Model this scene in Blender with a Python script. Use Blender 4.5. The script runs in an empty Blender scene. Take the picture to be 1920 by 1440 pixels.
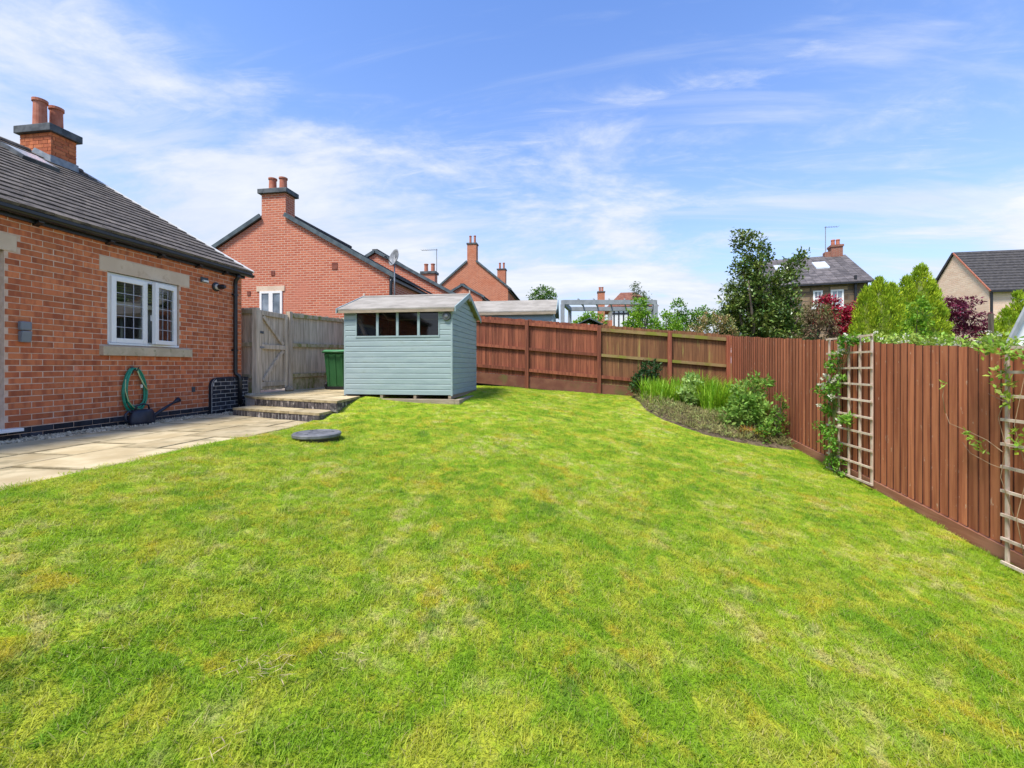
import bpy, math, random
import numpy as np
from mathutils import Vector, Matrix

# ------------------------------------------------------------------ camera, sky, sun, exposure
SC = bpy.context.scene
COL = SC.collection
R = math.radians
YAW = math.atan(115 / 800)
EYE = 1.62
cam_d = bpy.data.cameras.new('camera')
cam_d.lens = 15.0
cam_d.sensor_width = 36.0
cam_d.shift_y = -34 / 1920
cam_d.clip_start = 0.05
cam_d.clip_end = 2000
cam = bpy.data.objects.new('camera', cam_d)
COL.objects.link(cam)
cam.location = (0, 0, EYE)
cam.rotation_euler = (R(90), 0, YAW)
SC.camera = cam
SC.render.resolution_x, SC.render.resolution_y = 1024, 768
SC.view_settings.view_transform = 'Standard'
SC.view_settings.look = 'None'
SC.view_settings.exposure = 1.08
SC.view_settings.gamma = 1.0
SC.view_settings.use_curve_mapping = False
SC.cycles.max_bounces = 6
SC.cycles.transparent_max_bounces = 6
SC.cycles.use_denoising = True

SUN_AZ = R(211)      # clockwise from +Y: behind the camera, a little to its left
SUN_EL = R(60)
sun_d = bpy.data.lights.new('sun', 'SUN')
sun_d.energy = 2.7
sun_d.angle = R(14)
sun_d.color = (1.0, 0.95, 0.87)
sun = bpy.data.objects.new('sun', sun_d)
COL.objects.link(sun)
sdir = Vector((math.sin(SUN_AZ) * math.cos(SUN_EL), math.cos(SUN_AZ) * math.cos(SUN_EL), math.sin(SUN_EL)))
sun.rotation_euler = sdir.to_track_quat('Z', 'Y').to_euler()
sun.location = (-5, -12, 25)


class NT:
    """small helper round a node tree"""
    def __init__(s, tree):
        s.t = tree
        s.t.nodes.clear()

    def n(s, kind, ins=None, **props):
        nd = s.t.nodes.new(kind)
        for k, v in props.items():
            setattr(nd, k, v)
        for k, v in (ins or {}).items():
            if isinstance(v, bpy.types.NodeSocket):
                s.t.links.new(v, nd.inputs[k])
            else:
                nd.inputs[k].default_value = v
        return nd

    def math(s, op, a, b=0.0, clamp=False):
        return s.n('ShaderNodeMath', {0: a, 1: b}, operation=op, use_clamp=clamp).outputs[0]

    def mix(s, f, a, b, blend='MIX'):
        nd = s.n('ShaderNodeMix', data_type='RGBA', blend_type=blend)
        for i, v in ((0, f), (6, a), (7, b)):
            if isinstance(v, bpy.types.NodeSocket):
                s.t.links.new(v, nd.inputs[i])
            else:
                nd.inputs[i].default_value = v if i == 0 else (*v[:3], 1)
        return nd.outputs[2]

    def ramp(s, f, lo, hi):
        return s.n('ShaderNodeMapRange', {0: f, 1: lo, 2: hi, 3: 0.0, 4: 1.0}, interpolation_type='SMOOTHSTEP').outputs[0]

    def noise(s, vec, scale, detail=4, rough=.55, dist=0.):
        return s.n('ShaderNodeTexNoise', {'Vector': vec, 'Scale': scale, 'Detail': detail, 'Roughness': rough,
                                          'Distortion': dist}).outputs['Fac']


world = bpy.data.worlds.new('World')
SC.world = world
world.use_nodes = True
w = NT(world.node_tree)
sky = w.n('ShaderNodeTexSky', sky_type='NISHITA', sun_disc=False, sun_elevation=SUN_EL, sun_rotation=SUN_AZ,
          altitude=60, air_density=1.0, dust_density=0.35, ozone_density=1.6)
tc = w.n('ShaderNodeTexCoord').outputs['Generated']
sep = w.n('ShaderNodeSeparateXYZ', {0: tc})
zc = w.math('MAXIMUM', sep.outputs[2], 0.0)
den = w.math('ADD', zc, 0.16)
px_ = w.math('DIVIDE', sep.outputs[0], den)
py_ = w.math('DIVIDE', sep.outputs[1], den)
pl = w.n('ShaderNodeCombineXYZ', {0: px_, 1: py_, 2: 0.0}).outputs[0]
blue = w.n('ShaderNodeHueSaturation', {'Hue': 0.511, 'Saturation': 1.2, 'Value': 1.0, 'Color': sky.outputs[0]}).outputs[0]
hz = w.math('POWER', w.math('SUBTRACT', 1.0, zc, True), 2.9)
blue = w.mix(w.math('MULTIPLY', hz, 0.97), blue, (1.75, 2.15, 3.05))
# long thin streaks of high cloud
m1 = w.n('ShaderNodeMapping', {'Vector': pl, 'Location': (3.1, 1.7, 0), 'Rotation': (0, 0, R(-38)), 'Scale': (0.34, 1.6, 1)}).outputs[0]
n1 = w.noise(m1, 1.5, 8, .60, .7)
m1b = w.n('ShaderNodeMapping', {'Vector': pl, 'Location': (7.3, 4.2, 0), 'Rotation': (0, 0, R(-24)), 'Scale': (0.5, 1.5, 1)}).outputs[0]
n1b = w.noise(m1b, 3.4, 8, .66, 1.0)
# broader soft masses
m2 = w.n('ShaderNodeMapping', {'Vector': pl, 'Location': (-3.3, 7.7, 0), 'Rotation': (0, 0, R(-14)), 'Scale': (0.75, 1.15, 1)}).outputs[0]
n2 = w.noise(m2, 1.05, 10, .63, .35)
low = w.math('SUBTRACT', 1.0, w.math('MULTIPLY', zc, 2.05))
side = w.math('MULTIPLY', sep.outputs[0], -0.125)
cover = w.math('ADD', w.math('MULTIPLY', low, 0.225), side)
a1 = w.ramp(w.math('ADD', n1, w.math('MULTIPLY', low, 0.13)), 0.50, 0.76)
a2 = w.ramp(w.math('ADD', n2, cover), 0.485, 0.68)
a3 = w.math('MULTIPLY', w.ramp(n1b, 0.46, 0.74), w.ramp(w.math('ADD', n2, cover), 0.38, 0.60))
tot = w.math('MAXIMUM', w.math('MULTIPLY', a1, 0.80), a2)
tot = w.math('MAXIMUM', tot, w.math('MULTIPLY', a3, 0.8))
tot = w.math('MULTIPLY', tot, w.ramp(sep.outputs[2], -0.02, 0.05))
shade = w.ramp(w.math('ADD', n2, w.math('MULTIPLY', n1b, .35)), 0.55, 1.0)
cloud = w.mix(shade, (2.35, 2.6, 3.1), (3.3, 3.33, 3.4))
skyc = w.mix(w.math('MULTIPLY', tot, 0.95), blue, cloud)
bg = w.n('ShaderNodeBackground', {'Color': skyc, 'Strength': 0.15})
wo = w.n('ShaderNodeOutputWorld', {'Surface': bg.outputs[0]})


# ------------------------------------------------------------------ helpers
rng = random.Random(7)


class MB:
    """collects faces for ONE mesh object"""
    def __init__(s):
        s.v, s.f = [], []

    def face(s, *pts):
        i = len(s.v)
        s.v.extend(tuple(p) for p in pts)
        s.f.append(tuple(range(i, i + len(pts))))

    def box(s, x0, x1, y0, y1, z0, z1):
        i = len(s.v)
        s.v += [(x, y, z) for z in (z0, z1) for y in (y0, y1) for x in (x0, x1)]
        for q in ((0, 2, 3, 1), (4, 5, 7, 6), (0, 1, 5, 4), (2, 6, 7, 3), (0, 4, 6, 2), (1, 3, 7, 5)):
            s.f.append(tuple(i + k for k in q))
        return s

    def hexa(s, b, t):
        """8 corners: bottom ring b, top ring t (counter-clockwise from above)"""
        i = len(s.v)
        s.v += [tuple(p) for p in b] + [tuple(p) for p in t]
        n = len(b)
        s.f.append(tuple(i + k for k in reversed(range(n))))
        s.f.append(tuple(i + n + k for k in range(n)))
        for k in range(n):
            s.f.append((i + k, i + (k + 1) % n, i + n + (k + 1) % n, i + n + k))
        return s

    def prism(s, poly, z0, z1):
        return s.hexa([(x, y, z0) for x, y in poly], [(x, y, z1) for x, y in poly])

    def bar(s, a, b, w_, h_, up=(0, 0, 1)):
        """a box along a-b, w_ across, h_ along up"""
        a, b, up = Vector(a), Vector(b), Vector(up)
        d = (b - a).normalized()
        side_ = d.cross(up).normalized()
        up = side_.cross(d).normalized()
        sx, uy = side_ * (w_ / 2), up * (h_ / 2)
        ring = lambda c: [c - sx - uy, c + sx - uy, c + sx + uy, c - sx + uy]
        A, B = ring(a), ring(b)
        i = len(s.v)
        s.v += [tuple(p) for p in A + B]
        for q in ((3, 2, 1, 0), (4, 5, 6, 7), (0, 1, 5, 4), (1, 2, 6, 5), (2, 3, 7, 6), (3, 0, 4, 7)):
            s.f.append(tuple(i + k for k in q))
        return s

    def tube(s, pts, r, n=6, r1=None, cap=True):
        pts = [Vector(p) for p in pts]
        m = len(pts)
        i0 = len(s.v)
        prev = None
        for k, p in enumerate(pts):
            d = (pts[min(k + 1, m - 1)] - pts[max(k - 1, 0)])
            d = d.normalized() if d.length > 1e-9 else Vector((0, 0, 1))
            if prev is None:
                ref = Vector((0, 0, 1)) if abs(d.z) < .9 else Vector((1, 0, 0))
                u = d.cross(ref).normalized()
            else:
                u = (prev - d * prev.dot(d)).normalized()
            prev = u
            v = d.cross(u)
            rr = r if r1 is None else r + (r1 - r) * k / max(1, m - 1)
            for a in range(n):
                t = 2 * math.pi * a / n
                s.v.append(tuple(p + (u * math.cos(t) + v * math.sin(t)) * rr))
        for k in range(m - 1):
            for a in range(n):
                b = (a + 1) % n
                s.f.append((i0 + k * n + a, i0 + k * n + b, i0 + (k + 1) * n + b, i0 + (k + 1) * n + a))
        if cap:
            s.f.append(tuple(i0 + a for a in reversed(range(n))))
            s.f.append(tuple(i0 + (m - 1) * n + a for a in range(n)))
        return s

    def lathe(s, prof, c, n=20, axis='z'):
        """prof: list of (radius, height)"""
        i0 = len(s.v)
        for r_, h_ in prof:
            for a in range(n):
                t = 2 * math.pi * a / n
                p = (r_ * math.cos(t), r_ * math.sin(t), h_)
                if axis == 'y':
                    p = (p[0], -p[2], p[1])
                if axis == 'x':
                    p = (p[2], p[0], p[1])
                s.v.append((c[0] + p[0], c[1] + p[1], c[2] + p[2]))
        for k in range(len(prof) - 1):
            for a in range(n):
                b = (a + 1) % n
                s.f.append((i0 + k * n + a, i0 + k * n + b, i0 + (k + 1) * n + b, i0 + (k + 1) * n + a))
        s.f.append(tuple(i0 + a for a in reversed(range(n))))
        s.f.append(tuple(i0 + (len(prof) - 1) * n + a for a in range(n)))
        return s

    def leaf(s, p, d, up, L, W, fold=.12):
        d = d.normalized()
        u = d.cross(up)
        u = u.normalized() if u.length > 1e-6 else Vector((1, 0, 0))
        nrm = u.cross(d)
        i = len(s.v)
        m = p + d * (L * .5)
        s.v += [tuple(p), tuple(m + u * (W / 2) + nrm * (fold * W)), tuple(p + d * L), tuple(m - u * (W / 2) + nrm * (fold * W))]
        s.f.append((i, i + 1, i + 2))
        s.f.append((i, i + 2, i + 3))

    def mesh(s, name, smooth=False):
        me = bpy.data.meshes.new(name)
        me.from_pydata(s.v, [], s.f)
        if smooth:
            me.polygons.foreach_set('use_smooth', [True] * len(me.polygons))
        me.update()
        return me

    def build(s, name, m, parent=None, smooth=False, bevel=0.0):
        o = bpy.data.objects.new(name, s.mesh(name, smooth))
        COL.objects.link(o)
        if m:
            o.data.materials.append(m)
        if parent is not None:
            adopt(o, parent)
        if bevel:
            b = o.modifiers.new('edge', 'BEVEL')
            b.width = bevel
            b.segments = 2
            b.limit_method = 'ANGLE'
        return o


def wloc(o):
    v = Vector(o.location)
    return v if o.parent is None else Vector((0, 0, 0)) if o.parent is None else v


def adopt(o, parent):
    """parent o, keeping its own coordinates as world coordinates (things here are only moved, never turned)"""
    o.parent = parent
    base = Vector(parent.location) if parent.type == 'EMPTY' else Vector((0, 0, 0))
    o.matrix_parent_inverse = Matrix.Translation(-base)


def tag(o, label=None, cat=None, group=None, kind=None):
    for k, v in (('label', label), ('category', cat), ('group', group), ('kind', kind)):
        if v:
            o[k] = v
    return o


def thing(name, label, cat, loc=(0, 0, 0), group=None):
    o = bpy.data.objects.new(name, None)
    COL.objects.link(o)
    o.location = loc
    o.empty_display_size = .2
    return tag(o, label, cat, group)


def inst(me, name, loc, parent, rot=(0, 0, 0), scale=(1, 1, 1)):
    o = bpy.data.objects.new(name, me)
    COL.objects.link(o)
    o.location, o.rotation_euler, o.scale = loc, rot, scale
    if parent is not None:
        adopt(o, parent)
    return o


# ------------------------------------------------------------------ materials
def newmat(name):
    m = bpy.data.materials.new(name)
    m.use_nodes = True
    return m, NT(m.node_tree)


def finish(t, col, rough=.8, bump=None, bstr=.3, bdist=.01, spec=.3, trans=0.0, metal=0.0):
    p = t.n('ShaderNodeBsdfPrincipled')
    for k, v in (('Base Color', col), ('Roughness', rough), ('Metallic', metal), ('Specular IOR Level', spec)):
        if isinstance(v, bpy.types.NodeSocket):
            t.t.links.new(v, p.inputs[k])
        else:
            p.inputs[k].default_value = v if not isinstance(v, tuple) else (*v[:3], 1)
    if bump is not None:
        b = t.n('ShaderNodeBump', {'Strength': bstr, 'Distance': bdist, 'Height': bump})
        t.t.links.new(b.outputs[0], p.inputs['Normal'])
    out = p.outputs[0]
    if trans:
        tr = t.n('ShaderNodeBsdfTranslucent')
        if isinstance(col, bpy.types.NodeSocket):
            t.t.links.new(col, tr.inputs[0])
        else:
            tr.inputs[0].default_value = (*col[:3], 1)
        out = t.n('ShaderNodeMixShader', {0: trans, 1: out, 2: tr.outputs[0]}).outputs[0]
    t.n('ShaderNodeOutputMaterial', {0: out})


def M(name, c1, c2=None, scale=6., detail=5, lo=.35, hi=.65, rough=.8, bump=.3, bscale=60., bdist=.004, stretch=(1, 1, 1),
      rand=0., island=0., spot=None, spot_scale=20., spot_lo=.62, spot_hi=.7, trans=0., spec=.3, metal=0., hue=0., coord='pos', spot_stretch=None):
    m, t = newmat(name)
    if coord == 'pos':
        P = t.n('ShaderNodeNewGeometry').outputs['Position']
    else:
        P = t.n('ShaderNodeTexCoord').outputs['Object']
    S_ = t.n('ShaderNodeMapping', {'Vector': P, 'Scale': stretch}).outputs[0]
    oi = t.n('ShaderNodeObjectInfo').outputs['Random'] if rand else None
    if rand:
        off = t.n('ShaderNodeCombineXYZ', {0: t.math('MULTIPLY', oi, 37.), 1: t.math('MULTIPLY', oi, 91.), 2: t.math('MULTIPLY', oi, 53.)}).outputs[0]
        S_ = t.n('ShaderNodeVectorMath', {0: S_, 1: off}, operation='ADD').outputs[0]
    n = t.noise(S_, scale, detail)
    col = t.mix(t.ramp(n, lo, hi), c1, c2 if c2 else c1)
    if spot:
        sp = S_ if spot_stretch is None else t.n('ShaderNodeMapping', {'Vector': P, 'Scale': spot_stretch}).outputs[0]
        col = t.mix(t.ramp(t.noise(sp, spot_scale, 5, .6), spot_lo, spot_hi), col, spot)
    if rand or island:
        r = oi if rand else t.n('ShaderNodeNewGeometry').outputs['Random Per Island']
        k = rand or island
        val = t.math('ADD', 1 - k, t.math('MULTIPLY', r, 2 * k))
        hs = {'Color': col, 'Value': val}
        if hue:
            r2 = t.math('FRACT', t.math('MULTIPLY', r, 7.31))
            hs['Hue'] = t.math('ADD', .5 - hue, t.math('MULTIPLY', r2, 2 * hue))
        col = t.n('ShaderNodeHueSaturation', hs).outputs[0]
    h = t.noise(S_, bscale, 4, .6) if bump else None
    finish(t, col, rough, h, bump, bdist, spec, trans, metal)
    return m


def brick_mat(name, c1, c2, c3, mortar, bw=.225, bh=.075, mort=.012, u_axis='xy', bump=.6, bias=0.0):
    """coursed masonry for walls too far away to build brick by brick"""
    m, t = newmat(name)
    P = t.n('ShaderNodeNewGeometry').outputs['Position']
    s = t.n('ShaderNodeSeparateXYZ', {0: P})
    u = t.math('ADD', s.outputs[0], s.outputs[1])
    vec = t.n('ShaderNodeCombineXYZ', {0: u, 1: s.outputs[2], 2: 0.0}).outputs[0]
    b = t.n('ShaderNodeTexBrick', {'Vector': vec, 'Color1': (*c1, 1), 'Color2': (*c2, 1), 'Mortar': (*mortar, 1), 'Scale': 1.0,
                                   'Mortar Size': mort, 'Mortar Smooth': .3, 'Bias': bias, 'Brick Width': bw, 'Row Height': bh})
    n = t.noise(P, 1.3, 6, .6)
    col = t.mix(t.ramp(n, .45, .75), b.outputs[0], c3)
    n2 = t.noise(vec, 22., 4, .7)
    col = t.mix(t.math('MULTIPLY', t.ramp(n2, .5, .8), .35), col, tuple(x * .45 for x in c1))
    h = t.math('ADD', t.math('MULTIPLY', b.outputs['Fac'], -1.0), t.math('MULTIPLY', n2, .5))
    finish(t, col, .85, h, bump, .012)
    return m


def brick_piece_mat(name, c1, c2, dark, rand=.18):
    """one brick: smooth drag-faced clay with darker bands across it"""
    m, t = newmat(name)
    P = t.n('ShaderNodeNewGeometry').outputs['Position']
    oi = t.n('ShaderNodeNewGeometry').outputs['Random Per Island']
    ob = t.n('ShaderNodeObjectInfo').outputs['Random']
    r = t.math('FRACT', t.math('ADD', t.math('MULTIPLY', oi, 3.7), t.math('MULTIPLY', ob, 5.3)))
    sp = t.n('ShaderNodeMapping', {'Vector': P, 'Scale': (9., 9., 2.)}).outputs[0]
    off = t.n('ShaderNodeCombineXYZ', {0: t.math('MULTIPLY', r, 71.), 1: t.math('MULTIPLY', r, 33.), 2: 0.0}).outputs[0]
    sp = t.n('ShaderNodeVectorMath', {0: sp, 1: off}, operation='ADD').outputs[0]
    band = t.ramp(t.noise(sp, 1.5, 2, .5), .42, .68)
    col = t.mix(r, c1, c2)
    col = t.mix(t.math('MULTIPLY', band, .75), col, dark)
    fine = t.noise(P, 90., 4, .7)
    col = t.mix(t.math('MULTIPLY', t.ramp(fine, .5, .8), .3), col, dark)
    bloom = t.ramp(t.noise(P, 2.3, 5, .7), .60, .78)
    col = t.mix(t.math('MULTIPLY', bloom, .30), col, (.62, .42, .34))
    v = t.math('ADD', 1 - rand, t.math('MULTIPLY', t.math('FRACT', t.math('MULTIPLY', r, 9.1)), 2 * rand))
    col = t.n('ShaderNodeHueSaturation', {'Color': col, 'Value': v}).outputs[0]
    finish(t, col, .82, fine, .35, .004)
    return m


def glass_mat(name, tint, refl=.25, rough=.03, alpha=.6):
    """window glass: partly see-through, partly mirror"""
    m, t = newmat(name)
    fr = t.n('ShaderNodeFresnel', {'IOR': 1.5}).outputs[0]
    g = t.n('ShaderNodeBsdfGlossy', {'Color': (.95, .97, 1, 1), 'Roughness': rough})
    tr = t.n('ShaderNodeBsdfTransparent', {'Color': (*tint, 1)})
    f = t.math('ADD', t.math('MULTIPLY', fr, 1.0 - refl), refl, True)
    o = t.n('ShaderNodeMixShader', {0: f, 1: tr.outputs[0], 2: g.outputs[0]})
    t.n('ShaderNodeOutputMaterial', {0: o.outputs[0]})
    return m


def grass_colour(t, P, oi=None):
    n1 = t.noise(P, 1.15, 6, .64, .6)
    n2 = t.noise(P, 3.9, 6, .70, .9)
    n3 = t.noise(P, 2.4, 6, .72, .5)
    n4 = t.noise(P, 7.5, 4, .7, .3)
    col = t.mix(t.ramp(n1, .33, .66), (.195, .360, .015), (.330, .475, .022))
    col = t.mix(t.math('MULTIPLY', t.ramp(n2, .42, .64), .9), col, (.490, .515, .048))      # yellow-green
    moss = t.math('MULTIPLY', t.ramp(n3, .52, .64), t.ramp(n2, .38, .55))
    col = t.mix(t.math('MULTIPLY', moss, .48), col, (.560, .390, .025))                       # golden moss
    straw = t.math('MULTIPLY', t.ramp(n1, .46, .62), t.ramp(n4, .46, .64))
    col = t.mix(t.math('MULTIPLY', straw, .60), col, (.66, .56, .26))                        # dry straw
    dk = t.math('MULTIPLY', t.ramp(t.noise(P, 2.6, 5, .66, .5), .57, .68), .6)
    col = t.mix(dk, col, (.095, .225, .022))                                                  # clover and deep green tussocks
    if oi is not None:
        col = t.n('ShaderNodeHueSaturation', {'Color': col, 'Value': t.math('ADD', .72, t.math('MULTIPLY', oi, .56))}).outputs[0]
    return col


def grass_mat():
    m, t = newmat('grass_blades')
    P = t.n('ShaderNodeNewGeometry').outputs['Position']
    oi = t.n('ShaderNodeObjectInfo').outputs['Random']
    isl = t.n('ShaderNodeNewGeometry').outputs['Random Per Island']
    r = t.math('FRACT', t.math('ADD', t.math('MULTIPLY', oi, 3.1), isl))
    col = grass_colour(t, P, r)
    dead = t.ramp(isl, .90, .93)
    col = t.mix(t.math('MULTIPLY', dead, .7), col, (.46, .38, .17))
    finish(t, col, .55, None, spec=.25, trans=.42)
    return m


def soil_lawn_mat():
    m, t = newmat('lawn_ground')
    P = t.n('ShaderNodeNewGeometry').outputs['Position']
    col = grass_colour(t, P)
    f = t.noise(P, 70, 5, .7)
    col = t.mix(t.math('MULTIPLY', t.ramp(f, .42, .75), .75), col, (.07, .055, .018))
    finish(t, col, .9, f, .8, .02, spec=.1)
    return m


RED = brick_piece_mat('red_brick', (.50, .140, .054), (.60, .195, .075), (.33, .085, .038))
BLUEB = brick_piece_mat('blue_brick', (.020, .021, .027), (.050, .050, .060), (.010, .010, .013), .3)
MORTAR = M('mortar', (.56, .39, .28), (.66, .48, .36), 14, rough=.95, bscale=150)
PALE_MORTAR = M('pale_mortar', (.46, .44, .40), (.58, .55, .50), 14, rough=.95, bscale=150)
HOUSE_BRICK = brick_mat('house_brickwork', (.43, .105, .052), (.56, .170, .085), (.54, .205, .13), (.60, .37, .27), bias=-.1)
FAR_BRICK = brick_mat('far_brickwork', (.40, .10, .042), (.54, .16, .07), (.48, .155, .08), (.58, .34, .24))
STONE = M('cut_stone', (.60, .455, .325), (.68, .535, .395), 3.5, rough=.9, bscale=90, spot=(.50, .36, .25), spot_scale=7, spot_lo=.55, spot_hi=.75)
SILL = M('weathered_sill_stone', (.46, .375, .245), (.56, .46, .31), 6, rough=.9, bscale=90, spot=(.27, .24, .13), spot_scale=9, spot_lo=.55, spot_hi=.72)
STONEWALL = brick_mat('sandstone_masonry', (.10, .065, .040), (.40, .28, .17), (.17, .115, .07), (.12, .095, .07), bw=.70, bh=.27, mort=.035, bias=.0)
PINKBRICK = brick_mat('buff_brickwork', (.74, .50, .345), (.86, .65, .47), (.84, .59, .43), (.74, .58, .45), bw=.45, bh=.15, mort=.02)
TILE = M('concrete_roof_tile', (.070, .058, .048), (.155, .130, .105), 9, rand=.22, rough=.85, bscale=70, spot=(.22, .185, .15), spot_scale=35, spot_lo=.55, spot_hi=.72)
ROOFTILE = M('roof_covering', (.050, .047, .048), (.085, .078, .075), 5, rough=.85, bscale=60)
SLATE = M('slate_roof', (.085, .076, .076), (.145, .128, .124), 3, rough=.8, bscale=40, island=.22, spot=(.25, .21, .18), spot_scale=8, spot_lo=.6, spot_hi=.72)
BLACKP = M('black_plastic', (.012, .012, .014), (.02, .02, .022), 9, rough=.38, bump=.05, spec=.5)
LEAD = M('lead_flashing', (.20, .23, .26), (.30, .33, .35), 9, rough=.55, bscale=30)
CAPST = M('chimney_cap', (.052, .060, .066), (.115, .125, .13), 6, rough=.7, bscale=50)
VERGE = M('verge_cap', (.055, .075, .085), (.10, .13, .14), 5, rough=.5, bscale=40)
POT = M('terracotta', (.40, .125, .070), (.48, .185, .115), 9, rough=.75, bscale=60)
UPVC = M('white_upvc', (.80, .785, .75), (.84, .825, .79), 4, rough=.32, bump=.03, spec=.5)
GREYFRAME = M('grey_frame', (.26, .28, .31), (.30, .32, .35), 4, rough=.4, bump=.03)
LEADSTRIP = M('leaded_strip', (.36, .37, .42), (.44, .45, .5), 9, rough=.5, bump=.1)
GLASS = glass_mat('window_glass', (.62, .67, .67), .07)
DARKGLASS = glass_mat('shed_glass', (.50, .46, .45), .02, .04)
FARGLASS = M('far_window_glass', (.12, .15, .18), (.30, .35, .40), 1.5, rough=.08, bump=0, spec=.8)
SKYGLASS = M('roof_window_glass', (.55, .60, .66), (.70, .74, .78), 2, rough=.06, bump=0, spec=1.)
PLASTER = M('room_plaster', (.42, .40, .36), (.46, .44, .40), 2, rough=.9, bump=.05)
BLIND = M('blind_green_reflection', (.30, .33, .16), (.40, .42, .24), 5, rough=.8, bump=.1)  # olive tint paints the garden's green reflection into the slats
CREAM = M('cream_rail', (.62, .58, .44), (.68, .64, .5), 5, rough=.7, bump=.05)
CURTAIN = M('grey_curtain', (.36, .38, .38), (.46, .48, .47), 3, rough=.9, bump=.1)
SLAB = M('sandstone_paving', (.42, .325, .175), (.56, .46, .275), 2.2, rand=.17, rough=.9, bump=.5, bscale=45, bdist=.006, spot=(.27, .225, .125), spot_scale=3.2, spot_lo=.50, spot_hi=.74)
SLABRIM = M('grimy_slab_edge', (.24, .19, .10), (.40, .325, .185), 9, rough=.95, bump=.5, bscale=60)
JOINT = M('paving_joint', (.075, .065, .038), (.17, .15, .085), 12, rough=.95, bscale=80)
PEBBLE = M('pebbles', (.36, .30, .20), (.60, .51, .36), 8, island=.35, rough=.85, bump=.1)
SHEDP = M('duck_egg_paint', (.280, .360, .360), (.325, .410, .405), 3.0, rough=.55, bump=.25, bscale=35, stretch=(1, 1, 5), spot=(.235, .285, .235), spot_scale=3.0, spot_lo=.56, spot_hi=.85)
FELT = M('roof_felt', (.275, .25, .21), (.36, .33, .28), 5, rough=.95, bump=.6, bscale=160, spot=(.20, .185, .155), spot_scale=6, spot_lo=.55, spot_hi=.75, stretch=(.5, 1, 1))
SHEDIN = M('shed_inside_red_reflection', (.075, .030, .022), (.12, .05, .035), 4, rough=.9, stretch=(1, 1, 6))  # dark red-brown paints in the brick house reflected by the panes
SLEEPER = M('timber_bearer', (.27, .22, .15), (.38, .31, .225), 4, rough=.9, stretch=(1, 8, 8), spot=(.12, .10, .07), spot_scale=4, spot_lo=.58, spot_hi=.72)
GREYWOOD = M('weathered_timber', (.40, .325, .235), (.60, .50, .375), 3, rand=.14, rough=.9, bump=.5, bscale=30, stretch=(9, 9, .6), spot=(.22, .18, .13), spot_scale=2.5, spot_lo=.62, spot_hi=.74)
GREENWOOD = M('algae_timber', (.31, .265, .165), (.45, .385, .255), 3, rand=.14, rough=.9, bump=.5, bscale=30, stretch=(5, 5, 3), spot=(.18, .19, .055), spot_scale=1.4, spot_lo=.45, spot_hi=.65)
REDWOOD = M('red_stained_timber', (.17, .050, .027), (.275, .088, .044), 2.2, rand=.24, rough=.75, bump=.5, bscale=26, stretch=(10, 10, .55), spot=(.33, .13, .065), spot_scale=2.3, spot_lo=.60, spot_hi=.72)
ORANGEWOOD = M('orange_stained_timber', (.33, .100, .048), (.51, .180, .088), 2.0, rand=.26, rough=.75, bump=.7, bscale=26, stretch=(10, 10, .5), spot=(.58, .38, .27), spot_scale=16, spot_lo=.635, spot_hi=.70, spot_stretch=(1, 1, .5))
MOSSWOOD = M('mossy_stained_timber', (.135, .058, .026), (.215, .098, .042), 2.0, rand=.18, rough=.8, bump=.5, bscale=26, stretch=(9, 9, .5), spot=(.25, .195, .055), spot_scale=1.7, spot_lo=.56, spot_hi=.70)
MOSSRAIL = M('mossy_rail', (.20, .115, .05), (.29, .20, .085), 3, rough=.85, bump=.5, bscale=26, spot=(.20, .20, .03), spot_scale=2.4, spot_lo=.44, spot_hi=.62)
GRAVELB = M('gravel_board_timber', (.26, .105, .060), (.36, .165, .10), 3, rough=.85, bump=.5, bscale=26, stretch=(6, .6, 6))
DARKGRAVELB = M('damp_gravel_board', (.14, .050, .032), (.20, .085, .05), 3, rough=.85, bump=.5, bscale=26, spot=(.12, .11, .035), spot_scale=2, spot_lo=.5, spot_hi=.7)
TRELLIS = M('trellis_timber', (.50, .38, .285), (.64, .52, .42), 3, rand=.10, rough=.85, bump=.4, bscale=30, stretch=(5, 5, 2), spot=(.70, .62, .54), spot_scale=8, spot_lo=.58, spot_hi=.7)
BIN = M('green_bin_plastic', (.020, .088, .026), (.030, .112, .036), 3, rough=.45, bump=.08, spec=.4)
HOSE = M('green_hose', (.008, .215, .12), (.02, .28, .165), 20, rough=.35, bump=.1, spec=.5)
HOSEY = M('pale_hose', (.40, .50, .20), (.50, .58, .28), 20, rough=.4, bump=.1)
NAVY = M('navy_plastic', (.012, .015, .026), (.022, .026, .042), 5, rough=.42, bump=.08, spec=.45)
MANH = M('manhole_plastic', (.105, .108, .112), (.18, .183, .188), 7, rough=.6, bump=.5, bscale=90, spot=(.24, .24, .24), spot_scale=9, spot_lo=.58, spot_hi=.75)
GREYMETAL = M('grey_metal', (.20, .21, .22), (.30, .31, .32), 8, rough=.5, bump=.1, metal=.3)
SOCKET = M('grey_socket_box', (.17, .185, .20), (.21, .225, .24), 5, rough=.5, bump=.05)
WHITEP = M('white_plastic', (.68, .68, .66), (.74, .74, .72), 5, rough=.45, bump=.03)
PERGOLA = M('grey_pergola', (.24, .26, .265), (.31, .33, .335), 5, rough=.6, bump=.1)
CANOPY = M('white_canopy', (.72, .73, .71), (.80, .80, .78), 4, rough=.7, bump=.1)
SOIL = M('bed_soil', (.085, .062, .038), (.16, .12, .075), 9, rough=.95, bump=.9, bscale=50, bdist=.02)
TERRAIN = M('rough_ground', (.060, .10, .018), (.11, .15, .035), .5, rough=.95, bump=.5, bscale=5)
BARK = M('bark', (.085, .068, .048), (.16, .13, .095), 6, rough=.95, bump=.6, bscale=30, stretch=(3, 3, .6))
STEM = M('green_stem', (.09, .13, .03), (.14, .17, .05), 9, rough=.7, bump=.1)
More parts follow.
